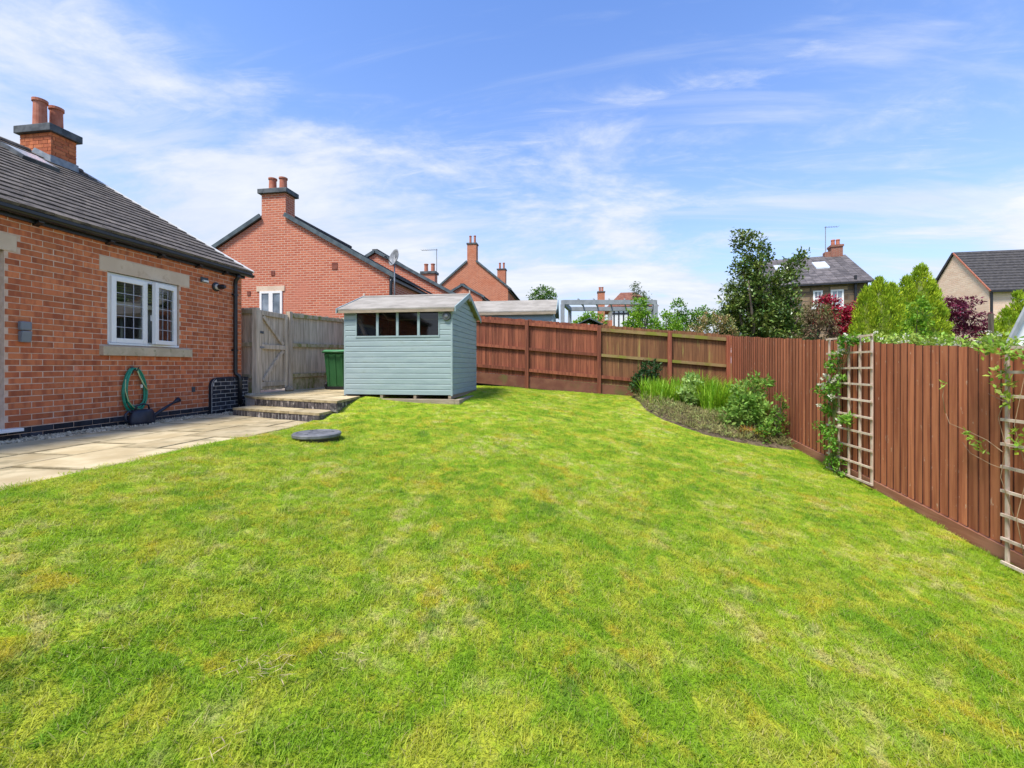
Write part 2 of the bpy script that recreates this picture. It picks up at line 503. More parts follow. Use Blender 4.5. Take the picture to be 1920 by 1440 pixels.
TWIG = M('dry_twig', (.27, .18, .10), (.36, .26, .16), 9, rough=.8, bump=.1)


def L_(name, c1, c2, island=.28, hue=.02, trans=.3, rough=.5, scale=2.5, spec=.35):
    return M(name, c1, c2, scale, island=island, hue=hue, rough=rough, bump=0, trans=trans, spec=spec)


HOLLY = L_('holly_leaf', (.075, .145, .024), (.19, .25, .05), .45, .03, .18, .32, 2.2, .6)
GOLD = L_('golden_conifer', (.235, .375, .014), (.41, .52, .022), .25, .015, .25, .7)
LIME = L_('lime_leaf', (.17, .35, .02), (.28, .46, .045), .3, .02, .4)
MIDG = L_('mid_green_leaf', (.09, .22, .02), (.18, .33, .04), .35, .025, .35)
FARG = L_('far_tree_leaf', (.08, .18, .025), (.15, .26, .04), .35, .02, .2, .6, 1.2)
BIRCH = L_('birch_leaf', (.08, .12, .045), (.15, .19, .07), .35, .02, .2, .6)
PHOT = L_('photinia_leaf', (.17, .21, .055), (.42, .28, .11), .4, .05, .25)
BROWNC = L_('brown_conifer_spray', (.20, .13, .075), (.14, .16, .04), .35, .02, .15, .8, 1.6)
CRIM = L_('crimson_maple_leaf', (.30, .010, .030), (.46, .020, .055), .4, .012, .3)
PURP = L_('purple_maple_leaf', (.12, .018, .040), (.22, .034, .070), .4, .015, .3)
IRIS = L_('iris_blade', (.20, .40, .018), (.34, .54, .035), .3, .015, .4)
DARKL = L_('dark_shrub_leaf', (.022, .065, .016), (.055, .12, .03), .4, .02, .25)
PALEL = L_('pale_perennial_leaf', (.25, .40, .09), (.40, .55, .17), .3, .02, .42, .65, 2.5, .15)
LUPIN = L_('lupin_leaf', (.18, .34, .055), (.32, .49, .11), .35, .02, .42, .65, 2.5, .15)
HEATH = L_('heather_sprig', (.24, .20, .085), (.30, .33, .10), .45, .04, .15, .9, 5)
YELLOWL = L_('yellow_leaf', (.30, .26, .03), (.38, .20, .04), .35, .05, .3)
VINE = L_('vine_leaf', (.26, .40, .035), (.42, .54, .11), .35, .025, .4)
JAS = L_('jasmine_leaf', (.11, .28, .02), (.22, .42, .05), .35, .02, .4)
PETAL = L_('white_petal', (.66, .66, .50), (.74, .72, .58), .12, .01, .3)

# ------------------------------------------------------------------ the lie of the land
LP = [(-4.05, -1, .70), (-4.05, 1, .735), (-4.05, 2.6, .745), (-4.0, 4.4, .75), (-4.0, 6.2, .76), (-3.95, 7.0, .92), (-3.4, 7.6, .95),
      (-2.27, 7.85, .905), (-2.2, 9.9, 1.03), (-2.63, 11.5, 1.09), (-1.25, 11.5, 1.01), (.67, 11.5, .87), (1.6, 11.5, .83), (3.9, 11.5, .62),
      (3.93, 8.1, .135), (3.93, 6.2, 0.0), (3.93, 4.45, -.19), (3.93, 2, -.38), (3.93, -1, -.60), (0, -1, .0)]
_A = np.array(LP)
_N = len(_A)


def _U(r2):
    return np.where(r2 > 1e-12, r2 * np.log(r2 + 1e-12) * .5, 0)


_K = np.zeros((_N + 3, _N + 3))
_K[:_N, :_N] = _U(((_A[:, None, :2] - _A[None, :, :2]) ** 2).sum(-1)) + np.eye(_N) * .15
_K[:_N, _N] = 1
_K[:_N, _N + 1:] = _A[:, :2]
_K[_N, :_N] = 1
_K[_N + 1:, :_N] = _A[:, :2].T
_W = np.linalg.solve(_K, np.r_[_A[:, 2], 0, 0, 0])


def lawn(x, y):
    d = (_A[:, 0] - x) ** 2 + (_A[:, 1] - y) ** 2
    return float((_U(d) * _W[:_N]).sum() + _W[_N] + _W[_N + 1] * x + _W[_N + 2] * y)


BED = [(1.47, 11.5), (1.49, 10.75), (1.52, 9.65), (1.75, 8.9), (2.05, 8.45), (2.33, 8.12), (2.75, 7.98), (3.2, 8.03), (3.55, 8.08), (3.9, 8.05), (3.9, 11.5)]


def inside(poly, x, y):
    c = False
    j = len(poly) - 1
    for i in range(len(poly)):
        xi, yi = poly[i]
        xj, yj = poly[j]
        if (yi > y) != (yj > y) and x < (xj - xi) * (y - yi) / (yj - yi) + xi:
            c = not c
        j = i
    return c


def terrain_z(x, y):
    base = -.06 * min(x, 26) + .075 * min(y, 34)
    if y < 0:
        base = -.06 * min(x, 26)
    gx = max(-6.9 - x, 0, x - 4.4)
    gy = max(-3.2 - y, 0, y - 11.9)
    d = math.hypot(gx, gy)
    f = min(1, d / 3.5)
    cx, cy = min(max(x, -6.9), 3.9), min(max(y, -1), 11.5)
    inner = (lawn(max(cx, -4), cy) if cx > -4.2 else .70) - .28
    return inner * (1 - f) + base * f


# ground sheet to the horizon
xs = [-900, -300, -120, -60, -40, -30, -25, -20, -17, -15, -13, -11, -9, -8] + [-7 + i * .5 for i in range(24)] + [5, 6, 7, 8, 9, 10, 12, 14, 17, 20, 25, 30, 40, 60, 120, 300, 900]
ys = [-900, -300, -100, -40, -20, -10, -6, -4] + [-3 + i * .5 for i in range(31)] + [13, 14, 15, 16, 17, 18, 20, 22, 25, 30, 35, 40, 50, 70, 120, 300, 900]
g = MB()
for y in ys:
    for x in xs:
        g.v.append((x, y, terrain_z(x, y)))
nx = len(xs)
for j in range(len(ys) - 1):
    for i in range(nx - 1):
        g.f.append((j * nx + i, j * nx + i + 1, (j + 1) * nx + i + 1, (j + 1) * nx + i))
tag(g.build('terrain', TERRAIN, smooth=True), 'rough green ground falling away beyond the garden fences', kind='structure')

# lawn sheet, with a point attribute that says how thickly the grass grows
STEP_ZONE = [(-6.2, 6.85), (-3.9, 6.12), (-3.82, 6.5), (-3.98, 7.7), (-2.15, 7.72), (-2.15, 9.98), (-2.6, 11.6), (-6.2, 11.6)]
X0, X1, Y0, Y1, STEP = -4.03, 3.90, -1.6, 11.5, .1
nxl = int(round((X1 - X0) / STEP)) + 1
nyl = int(round((Y1 - Y0) / STEP)) + 1
g = MB()
dens = []
prn = random.Random(3)
ph = [(prn.uniform(.7, 2.6), prn.uniform(-2, 2), prn.uniform(0, 6.3)) for _ in range(10)]
for j in range(nyl):
    for i in range(nxl):
        x = X0 + (X1 - X0) * i / (nxl - 1)
        y = Y0 + (Y1 - Y0) * j / (nyl - 1)
        bump = sum(math.sin(a * x * 1.7 + b * y * 1.3 + c) for a, b, c in ph) * .004
        edge = min(1, (x - X0) / .4, (X1 - x) / .2)
        g.v.append((x, y, lawn(x, y) + bump * max(edge, 0)))
        d_ = 0.0 if (inside(BED, x, y) or inside(STEP_ZONE, x, y)) else 1.0
        dist = math.hypot(x, y)
        if d_:
            d_ = 1.0 if dist < 2.6 else max(.34, 1.0 - (dist - 2.6) * .13)
        dens.append(d_)
for j in range(nyl - 1):
    for i in range(nxl - 1):
        g.f.append((j * nxl + i, j * nxl + i + 1, (j + 1) * nxl + i + 1, (j + 1) * nxl + i))
lawn_o = tag(g.build('lawn', soil_lawn_mat(), smooth=True), kind='structure')

# grass tufts scattered over it
GRASS = grass_mat()
tufts = []
for k in range(7):
    q = MB()
    r_ = random.Random(50 + k)
    for b in range(78):
        a, rr = r_.uniform(0, 6.283), .075 * math.sqrt(r_.random())
        p = Vector((rr * math.cos(a), rr * math.sin(a), -.004))
        h = r_.uniform(.009, .021) * (1.25 if k == 6 else 1)
        t_ = r_.uniform(0, 6.283)
        lean = r_.uniform(.5, 2.2)
        d1 = Vector((math.cos(t_) * lean, math.sin(t_) * lean, 1)).normalized()
        d2 = Vector((math.cos(t_) * (lean + .35), math.sin(t_) * (lean + .35), .85)).normalized()
        s_ = Vector((-math.sin(t_), math.cos(t_), 0)) * r_.uniform(.0008, .0017)
        m_ = p + d1 * h
        e_ = m_ + d2 * h * .8
        i = len(q.v)
        q.v += [tuple(p - s_), tuple(p + s_), tuple(m_ + s_ * .8), tuple(m_ - s_ * .8), tuple(e_)]
        q.f += [(i, i + 1, i + 2, i + 3), (i + 3, i + 2, i + 4)]
    me = q.mesh('grass_tuft')
    me.materials.append(GRASS)
    tufts.append(bpy.data.objects.new('grass_tuft', me))
tuft_col = bpy.data.collections.new('grass_tufts')
for o in tufts:
    tuft_col.objects.link(o)


def scatter_tree(density, seed, smin, smax):
    gt = bpy.data.node_groups.new('scatter_grass', 'GeometryNodeTree')
    gt.interface.new_socket('Geometry', in_out='INPUT', socket_type='NodeSocketGeometry')
    gt.interface.new_socket('Geometry', in_out='OUTPUT', socket_type='NodeSocketGeometry')
    N, Lk = gt.nodes.new, gt.links.new
    gi, go = N('NodeGroupInput'), N('NodeGroupOutput')
    at_ = N('GeometryNodeInputNamedAttribute')
    at_.data_type = 'FLOAT'
    at_.inputs['Name'].default_value = 'grow'
    mul = N('ShaderNodeMath')
    mul.operation = 'MULTIPLY'
    mul.inputs[1].default_value = density
    Lk(at_.outputs[0], mul.inputs[0])
    dp = N('GeometryNodeDistributePointsOnFaces')
    dp.inputs['Seed'].default_value = seed
    Lk(gi.outputs[0], dp.inputs['Mesh'])
    Lk(mul.outputs[0], dp.inputs['Density'])
    ci = N('GeometryNodeCollectionInfo')
    ci.inputs['Collection'].default_value = tuft_col
    ci.inputs['Separate Children'].default_value = True
    ci.inputs['Reset Children'].default_value = True
    io = N('GeometryNodeInstanceOnPoints')
    io.inputs['Pick Instance'].default_value = True
    rv = N('FunctionNodeRandomValue')
    rv.data_type = 'FLOAT_VECTOR'
    rv.inputs[0].default_value = (-.12, -.12, 0)
    rv.inputs[1].default_value = (.12, .12, 6.283)
    sv = N('FunctionNodeRandomValue')
    sv.data_type = 'FLOAT'
    sv.inputs[2].default_value = smin
    sv.inputs[3].default_value = smax
    Lk(dp.outputs['Points'], io.inputs['Points'])
    Lk(ci.outputs[0], io.inputs['Instance'])
    Lk(rv.outputs[0], io.inputs['Rotation'])
    Lk(sv.outputs[1], io.inputs['Scale'])
    Lk(io.outputs[0], go.inputs[0])
    return gt


gm = lawn_o.data.copy()
gm.name = 'grass'
att = gm.attributes.new('grow', 'FLOAT', 'POINT')
att.data.foreach_set('value', dens)
grass = bpy.data.objects.new('grass', gm)
COL.objects.link(grass)
tag(grass, 'short mown lawn grass with yellow moss and straw patches', 'grass', kind='stuff')
md = grass.modifiers.new('scatter', 'NODES')
md.node_group = scatter_tree(430, 4, .6, 1.5)

# soil of the planting bed, raised a little over the lawn sheet
q = MB()
cx_, cy_ = 2.9, 9.9
NR = 9
ring = []
m_ = len(BED)
fine = []
for i in range(m_):
    a, b = BED[i], BED[(i + 1) % m_]
    for k in range(4):
        fine.append((a[0] + (b[0] - a[0]) * k / 4, a[1] + (b[1] - a[1]) * k / 4))
for r_ in range(NR + 1):
    f = r_ / NR
    for (x, y) in fine:
        X, Y = cx_ + (x - cx_) * f, cy_ + (y - cy_) * f
        up = .035 + (.05 * math.sin(f * 2.6) + rng.uniform(-.02, .02) if 0 < f < 1 else (-.05 if f == 1 else 0))
        q.v.append((X, Y, lawn(X, Y) + up))
nf = len(fine)
for r_ in range(NR):
    for k in range(nf):
        q.f.append((r_ * nf + k, (r_) * nf + (k + 1) % nf, (r_ + 1) * nf + (k + 1) % nf, (r_ + 1) * nf + k))
tag(q.build('flower_bed', SOIL, smooth=True), 'curved bed of bare brown soil in the fence corner', kind='structure')


# ------------------------------------------------------------------ patio, gravel, steps
def clip(poly, a, b, c):
    """keep the part of a polygon where a*x+b*y<=c"""
    out = []
    for i in range(len(poly)):
        p, q_ = poly[i], poly[(i + 1) % len(poly)]
        dp_, dq = a * p[0] + b * p[1] - c, a * q_[0] + b * q_[1] - c
        if dp_ <= 0:
            out.append(p)
        if dp_ * dq < 0:
            t_ = dp_ / (dp_ - dq)
            out.append((p[0] + (q_[0] - p[0]) * t_, p[1] + (q_[1] - p[1]) * t_))
    return out


def clip_poly(poly, convex):
    for i in range(len(convex)):
        (x0, y0), (x1, y1) = convex[i], convex[(i + 1) % len(convex)]
        a, b = y1 - y0, -(x1 - x0)          # outside is to the right of a counter-clockwise edge
        poly = clip(poly, a, b, a * x0 + b * y0)
        if len(poly) < 3:
            return []
    return poly


def shrink(poly, d):
    cx = sum(p[0] for p in poly) / len(poly)
    cy = sum(p[1] for p in poly) / len(poly)
    out = []
    for x, y in poly:
        l = math.hypot(x - cx, y - cy)
        out.append((x + (cx - x) * d / l * 1.3, y + (cy - y) * d / l * 1.3))
    return out


def slab(poly, z0, z1, name, parent, gap=.007, rim=.03):
    """one paving slab: clean face and a grimy worn rim round it"""
    a, b = shrink(poly, gap), shrink(poly, gap + rim)
    n = len(a)
    q = MB()
    q.v = [(*v, z0) for v in a] + [(*v, z1 - .003) for v in a] + [(*v, z1) for v in b]
    for k in range(n):
        m = (k + 1) % n
        q.f += [(k, m, n + m, n + k), (n + k, n + m, 2 * n + m, 2 * n + k)]
    q.f.append(tuple(2 * n + k for k in range(n)))
    o = q.build(name, SLAB, parent)
    o.data.materials.append(SLABRIM)
    for k in range(2 * n):
        o.data.polygons[k].material_index = 1
    return o


def area(p):
    return abs(sum(p[i][0] * p[(i + 1) % len(p)][1] - p[(i + 1) % len(p)][0] * p[i][1] for i in range(len(p)))) / 2


patio = MB()
patio.prism([(-6.66, -3), (-3.99, -3), (-3.99, 6.25), (-6.0, 6.9), (-6.66, 7.15)], .45, .7365)
patio_o = tag(patio.build('patio', JOINT), 'sandstone slab patio along the brick house wall', kind='structure')
prn = random.Random(11)
PATIO_POLY = [(-6.30, -2.9), (-3.99, -2.9), (-3.99, 6.20), (-6.0, 6.82), (-6.30, 6.92)]
x_cuts = [-6.30, -5.42, -4.84, -3.97]
for ci in range(3):
    y = -2.9 - prn.uniform(0, .5)
    while y < 7:
        L = prn.choice((.6, .6, .9, .9, .75)) if ci != 1 else prn.choice((.6, .9, .6))
        xa, xb = x_cuts[ci], x_cuts[ci + 1]
        cells = [(xa, xb, y, y + L)]
        if ci == 2 and prn.random() < .35:
            xm = xa + .45
            cells = [(xa, xm, y, y + L), (xm, xb, y, y + L)]
        for (a0, a1, b0, b1) in cells:
            p = clip_poly([(a0, b0), (a1, b0), (a1, b1), (a0, b1)], PATIO_POLY)
            if len(p) > 2 and area(p) > .02:
                h = .745 + prn.uniform(-.004, .004)
                slab(p, .70, h, 'paving_slab', patio_o)
        y += L

# pebbles between the wall and the slabs
q = MB()
prn = random.Random(12)
OCT = [(1, 0, 0), (0, 1, 0), (-1, 0, 0), (0, -1, 0), (0, 0, 1), (0, 0, -1)]
OF = [(0, 1, 4), (1, 2, 4), (2, 3, 4), (3, 0, 4), (1, 0, 5), (2, 1, 5), (3, 2, 5), (0, 3, 5)]
for k in range(4200):
    y = 1.5 + 5.7 * prn.random()
    x = prn.uniform(-6.64, -6.27)
    if y > 6.88:
        x = prn.uniform(-6.5, -6.0)
        y = prn.uniform(6.8, 7.3)
    s_ = prn.uniform(.006, .016)
    i = len(q.v)
    a = prn.uniform(0, 3)
    for (u, v, w_) in OCT:
        X, Y = u * math.cos(a) - v * math.sin(a), u * math.sin(a) + v * math.cos(a)
        q.v.append((x + X * s_ * 1.4, y + Y * s_, 0.738 + w_ * s_ * .8 + (.012 if prn.random() < .3 else 0)))
    q.f += [tuple(i + c for c in f) for f in OF]
tag(q.build('gravel', PEBBLE), 'strip of small beige pebbles along the foot of the house wall', kind='stuff')

# two garden steps: brick-on-edge risers under sandstone treads
steps = thing('garden_steps', 'two stone steps with dark brick-on-edge risers up to the gate landing', 'steps', (-4.9, 7.0, .745))
LOW = [(-6.0, 6.80), (-3.93, 6.17), (-3.97, 6.86), (-4.02, 7.25), (-6.0, 7.6)]
TOP = [(-5.92, 7.22), (-3.86, 6.56), (-4.06, 7.72), (-4.48, 7.80), (-4.48, 11.46), (-6.46, 11.46), (-6.46, 7.62)]


def inset(poly, d):
    cx = sum(p[0] for p in poly) / len(poly)
    cy = sum(p[1] for p in poly) / len(poly)
    return [(x + (cx - x) / math.hypot(cx - x, cy - y) * d, y + (cy - y) / math.hypot(cx - x, cy - y) * d) for x, y in poly]


core = MB()
core.prism(inset(LOW, .040), .70, .838)
core.prism(inset(TOP, .036), .70, .998)
core.build('step_core', PALE_MORTAR, steps)
hb = MB().box(-.034, .034, -.05, .05, 0, .102).mesh('riser_brick')
hb.materials.append(M('limed_riser_brick', (.045, .040, .042), (.115, .098, .095), 6, rand=.3, rough=.8, bump=.4, spot=(.36, .32, .28), spot_scale=9, spot_lo=.52, spot_hi=.70))


def riser(p, q_, z0, h_):
    p, q_ = Vector((*p, 0)), Vector((*q_, 0))
    L = (q_ - p).length
    n = int(L / .079)
    d = (q_ - p) / L
    ang = math.atan2(d.y, d.x)
    nrm = Vector((-d.y, d.x, 0))
    for k in range(n):
        c = p + d * ((k + .5) * L / n) + nrm * (.062 + rng.uniform(-.003, .003))
        inst(hb, 'riser_brick', (c.x, c.y, z0), steps, (0, 0, ang), (1, 1, h_ / .102 * rng.uniform(.97, 1)))


riser(LOW[0], LOW[1], .735, .105)
riser(LOW[1], LOW[2], .735, .105)
riser(TOP[0], TOP[1], .882, .118)
riser(TOP[1], TOP[2], .86, .138)


def treads(poly_convex, z0, z1, cuts_a, name='tread_slab'):
    for cell in cuts_a:
        p = clip_poly(cell, poly_convex)
        if len(p) > 2 and area(p) > .01:
            slab(p, z0, z1 + rng.uniform(-.003, .003), name, steps, .004, .02)


def grid_cells(x0, x1, y0, y1, w_, l_):
    out = []
    n = int(math.ceil((x1 - x0) / w_))
    for i in range(n):
        off = (i % 2) * l_ * .5
        m2_ = int(math.ceil((y1 - y0) / l_)) + 1
        for j in range(m2_):
            a, b = x0 + i * w_, y0 - off + j * l_
            out.append([(a, b), (a + w_, b), (a + w_, b + l_), (a, b + l_)])
    return out


treads(LOW, .840, .880, grid_cells(-6.05, -3.9, 6.1, 7.7, .72, 1.7))
treads([(-5.92, 7.22), (-3.86, 6.56), (-4.06, 7.72), (-6.46, 7.72), (-6.46, 7.62)], 1.0, 1.04, grid_cells(-6.5, -3.8, 6.2, 7.8, .68, 1.55))
treads([(-6.46, 7.72), (-4.48, 7.72), (-4.48, 11.46), (-6.46, 11.46)], 1.0, 1.04, grid_cells(-6.46, -4.4, 7.72, 11.5, .66, .6))

tag(MB().box(-9.5, -6.47, 7.78, 11.6, .7, 1.055).build('path', M('pale_concrete', (.46, .42, .34), (.56, .52, .43), 3, rough=.9)), 'pale concrete path behind the garden gate', kind='structure')

# ------------------------------------------------------------------ the brick house on the left
WX = -6.64            # face of the brickwork
H = thing('brick_bungalow', 'red brick bungalow with open white leaded window beside the patio', 'house', (-10.6, 2, .74))
YE = 7.76             # far corner
YN = -3.2             # near end (outside the picture)
ZD, ZT = .875, 3.44   # damp course, wall top
WIN = (5.256, 6.382, 1.925, 2.985)
DOOR = (1.6, 4.127, .87, 2.985)
wall = MB()
xf = WX - .0035
# garden wall as strips round its openings
for (a, b, c, d) in ((YN, DOOR[0], .5, ZT), (DOOR[0], DOOR[1], DOOR[3], ZT), (DOOR[0], DOOR[1], .5, DOOR[2]), (DOOR[1], WIN[0], .5, ZT),
                     (WIN[0], WIN[1], WIN[3], ZT), (WIN[0], WIN[1], .5, WIN[2]), (WIN[1], YE - .0035, .5, ZT)):
    wall.box(xf - .28, xf, a, b, c, d)
wall_o = wall.build('wall', MORTAR, H)
gb = MB()       # the two gable ends, the back wall
for (ya, yb) in ((YE - .28, YE), (YN, YN + .28)):
    pts = [(WX - .29, .5), (WX - .29, 3.44), (-10.62, 5.72), (-14.60, 3.44), (-14.60, .5)]
    i = len(gb.v)
    gb.v += [(x, ya, z) for x, z in pts] + [(x, yb, z) for x, z in pts]
    gb.f += [(i, i + 1, i + 2, i + 3, i + 4), (i + 9, i + 8, i + 7, i + 6, i + 5)]
    for k in range(5):
        gb.f.append((i + (k + 1) % 5, i + k, i + 5 + k, i + 5 + (k + 1) % 5))
gb.box(-14.60, -14.32, YN + .28, YE - .28, .5, 3.44)
gb.build('gable_wall', HOUSE_BRICK, H)
gq = MB()
gq.box(WX - .288, WX - .0005, YE - .0085, YE, ZD, 3.44)
gq.build('corner_return', HOUSE_BRICK, H)

# bricks: one piece each for the ones that show largest, the rest joined
LINTELS = [(2.9, 4.239, 2.985, 3.182), (5.151, 6.576, 2.985, 3.190)]
SILLB = (5.151, 6.576, 1.77, 1.925)
holes = [WIN, DOOR, SILLB] + LINTELS


def brick_rows(y0, y1, z0, z1, holes):
    out = []
    r_ = 0
    z = z0
    while z + .065 <= z1 + .03:
        zb, ze = z + .0042, min(z + .0708, z1)
        off = 0 if r_ % 2 else .1125
        y = y1 + off
        while y > y0:
            a, b = max(y - .2208, y0), min(y - .0042, y1)
            y -= .225
            segs = [(a, b)]
            for (ha, hb_, hc, hd) in holes:
                if hc < (zb + ze) / 2 < hd:
                    ns = []
                    for (s0, s1) in segs:
                        if s1 <= ha - .004 or s0 >= hb_ + .004:
                            ns.append((s0, s1))
                        else:
                            if s0 < ha - .03:
                                ns.append((s0, ha - .006))
                            if s1 > hb_ + .03:
                                ns.append((hb_ + .006, s1))
                    segs = ns
            out += [(s0, s1, zb, ze) for s0, s1 in segs if s1 - s0 > .025]
        z += .075
        r_ += 1
    return out


def brick_mesh():
    q = MB()
    e = .004
    # face slightly rounded towards +x
    q.hexa([(-.02, -.5, -.5), (-e, -.5, -.5), (-e, .5, -.5), (-.02, .5, -.5)], [(-.02, -.5, .5), (-e, -.5, .5), (-e, .5, .5), (-.02, .5, .5)])
    return q


bm_ = MB()
bm_.v = [(-.02, -.5, -.5), (-.02, .5, -.5), (-.02, .5, .5), (-.02, -.5, .5), (-.003, -.5, -.5), (-.003, .5, -.5), (-.003, .5, .5), (-.003, -.5, .5),
         (0, -.485, -.46), (0, .485, -.46), (0, .485, .46), (0, -.485, .46)]
bm_.f = [(0, 4, 5, 1)[::-1], (1, 5, 6, 2)[::-1], (2, 6, 7, 3)[::-1], (3, 7, 4, 0)[::-1]] + [(4, 8, 9, 5)[::-1], (5, 9, 10, 6)[::-1], (6, 10, 11, 7)[::-1], (7, 11, 8, 4)[::-1]] + [(8, 11, 10, 9)[::-1]]
brick_me = bm_.mesh('brick')
brick_me.materials.append(RED)
blue_me = bm_.mesh('plinth_brick')
blue_me.materials.append(BLUEB)


def add_piece(q, x, a, b, c, d):
    i = len(q.v)
    for v in bm_.v:
        q.v.append((x + v[0], (a + b) / 2 + v[1] * (b - a), (c + d) / 2 + v[2] * (d - c)))
    q.f += [tuple(i + k for k in f) for f in bm_.f]


bricks = brick_rows(YN, YE, ZD, ZT - .02, holes)
near = sorted([b for b in bricks if b[0] > 4.12], key=lambda b: b[0] + abs(b[2] - 1.6) * .25)
first = set(near[:300])
rest = MB()
for b in bricks:
    jx = WX + rng.uniform(-.0025, .0015)
    if b in first:
        inst(brick_me, 'brick', (jx, (b[0] + b[1]) / 2, (b[2] + b[3]) / 2), wall_o, (0, 0, 0), (1, b[1] - b[0], b[3] - b[2]))
    else:
        add_piece(rest, jx, *b)
tag(rest.build('brickwork', RED, wall_o), kind='stuff')
# two courses of dark engineering brick at the foot
for b in brick_rows(2.0, YE, .722, ZD, [(1.6, 4.0, .8, .9)]):
    inst(blue_me, 'plinth_brick', (WX + .004 + rng.uniform(-.002, .002), (b[0] + b[1]) / 2, (b[2] + b[3]) / 2), wall_o, (0, 0, 0), (1, b[1] - b[0], b[3] - b[2]))
# dwarf wall of blue brick at the corner, rounded top end, with bull-nosed coping
DW = MB()
arc = [(6.975, .70), (7.86, .70), (7.86, 1.385)] + [(7.10 - .125 * math.sin(t * math.pi / 2 / 5), 1.26 + .125 * math.cos(t * math.pi / 2 / 5)) for t in range(6)]
i = len(DW.v)
DW.v += [(-6.70, y, z) for y, z in arc] + [(-6.578, y, z) for y, z in arc]
na = len(arc)
DW.f += [tuple(i + k for k in range(na)), tuple(i + na + k for k in reversed(range(na)))]
for k in range(na):
    DW.f.append((i + (k + 1) % na, i + k, i + na + k, i + na + (k + 1) % na))
dw_o = DW.build('dwarf_wall', PALE_MORTAR, H)
dw_o.data.materials.append(BLUEB)
for p in dw_o.data.polygons:
    if abs(p.normal.x) < .5:
        p.material_index = 1
for b in brick_rows(6.985, 7.855, .72, 1.38, []):
    if b[2] > 1.2 and b[0] < 7.08:
        b = (7.09 if b[2] > 1.28 else 7.03, b[1], b[2], b[3])
    if b[1] - b[0] > .03:
        inst(blue_me, 'blue_brick', (-6.574, (b[0] + b[1]) / 2, (b[2] + b[3]) / 2), dw_o, (0, 0, 0), (1, b[1] - b[0], b[3] - b[2]))
cp = MB()
cp.tube([(-6.594, y, z - .014) for y, z in [(6.995, 1.10), (6.998, 1.24)] + [(7.12 - .125 * math.sin(t * math.pi / 12), 1.27 + .125 * math.cos(t * math.pi / 12)) for t in (5, 4, 3, 2, 1, 0)] + [(7.4, 1.405), (7.87, 1.395)]], .020, 6)
cp.build('coping', BLUEB, dw_o, smooth=True)

for nm, (a, b, c, d) in (('lintel', LINTELS[0]), ('lintel', LINTELS[1])):
    MB().box(WX - .12, WX + .004, a, b, c, d).build(nm, STONE, H, bevel=.006)
MB().hexa([(WX - .15, SILLB[0], 1.77), (WX + .065, SILLB[0], 1.77), (WX + .065, SILLB[1], 1.77), (WX - .15, SILLB[1], 1.77)],
          [(WX - .15, SILLB[0], 1.923), (WX + .065, SILLB[0], 1.905), (WX + .065, SILLB[1], 1.905), (WX - .15, SILLB[1], 1.923)]).build('sill', SILL, H, bevel=.006)

# window: fixed leaded sash on the left, right sash ajar
wx = WX - .035
win = MB()
fr = .062
a, b, c, d = WIN[0] + .002, WIN[1] - .002, WIN[2] + .002, WIN[3] - .002
win.box(wx - .07, wx, a, a + fr, c, d).box(wx - .07, wx, b - fr, b, c, d).box(wx - .07, wx, a + fr, b - fr, d - fr, d)
win.box(wx - .07, wx, a + fr, b - fr, c, c + fr).box(wx - .069, wx - .001, 5.835, 5.875, c + fr, d - fr)
win_o = win.build('window', UPVC, H, bevel=.004)
MB().box(wx, wx + .045, a + .01, b - .01, c, c + .03).build('frame_sill', UPVC, win_o, bevel=.004)


def sash(y0, y1, z0, z1, ang, hinge_y, leads):
    rot = lambda x, y: (wx + .004 + (x) * math.cos(ang) - (y - hinge_y) * math.sin(ang), hinge_y + (x) * math.sin(ang) + (y - hinge_y) * math.cos(ang))
    def bx(mb, x0, x1, ya, yb, za, zb):
        c4 = [rot(x0, ya), rot(x1, ya), rot(x1, yb), rot(x0, yb)]
        mb.hexa([(*p, za) for p in c4], [(*p, zb) for p in c4])
    s_ = MB()
    w_ = .068
    bx(s_, -.03, .028, y0, y0 + w_, z0, z1)
    bx(s_, -.03, .028, y1 - w_, y1, z0, z1)
    bx(s_, -.03, .028, y0 + w_, y1 - w_, z1 - w_, z1)
    bx(s_, -.03, .028, y0 + w_, y1 - w_, z0, z0 + w_)
    s_.build('sash', UPVC, win_o, bevel=.004)
    p_ = MB()
    p_.face((*rot(.002, y0 + w_), z0 + w_), (*rot(.002, y1 - w_), z0 + w_), (*rot(.002, y1 - w_), z1 - w_), (*rot(.002, y0 + w_), z1 - w_))
    p_.build('pane', GLASS, win_o)
    ya, yb, za, zb = y0 + w_, y1 - w_, z0 + w_, z1 - w_
    for k in range(1, 3):
        q = MB()
        y = ya + (yb - ya) * k / 3
        bx(q, .004, .008, y - .0045, y + .0045, za, zb)
        q.build('lead_strip', LEADSTRIP, win_o)
    for k in range(1, leads):
        q = MB()
        z = za + (zb - za) * k / leads
        bx(q, .0085, .012, ya, yb, z - .0045, z + .0045)
        q.build('lead_strip', LEADSTRIP, win_o)


sash(5.312, 5.842, c + .035, d - .045, 0, 5.312, 5)
sash(5.872, 6.336, c + .035, d - .045, R(12), 6.336, 5)
hd = MB().bar((wx + .05, 5.885, 2.42), (wx + .05, 5.885, 2.33), .014, .02, (1, 0, 0))
hd.build('sash_handle', UPVC, win_o)
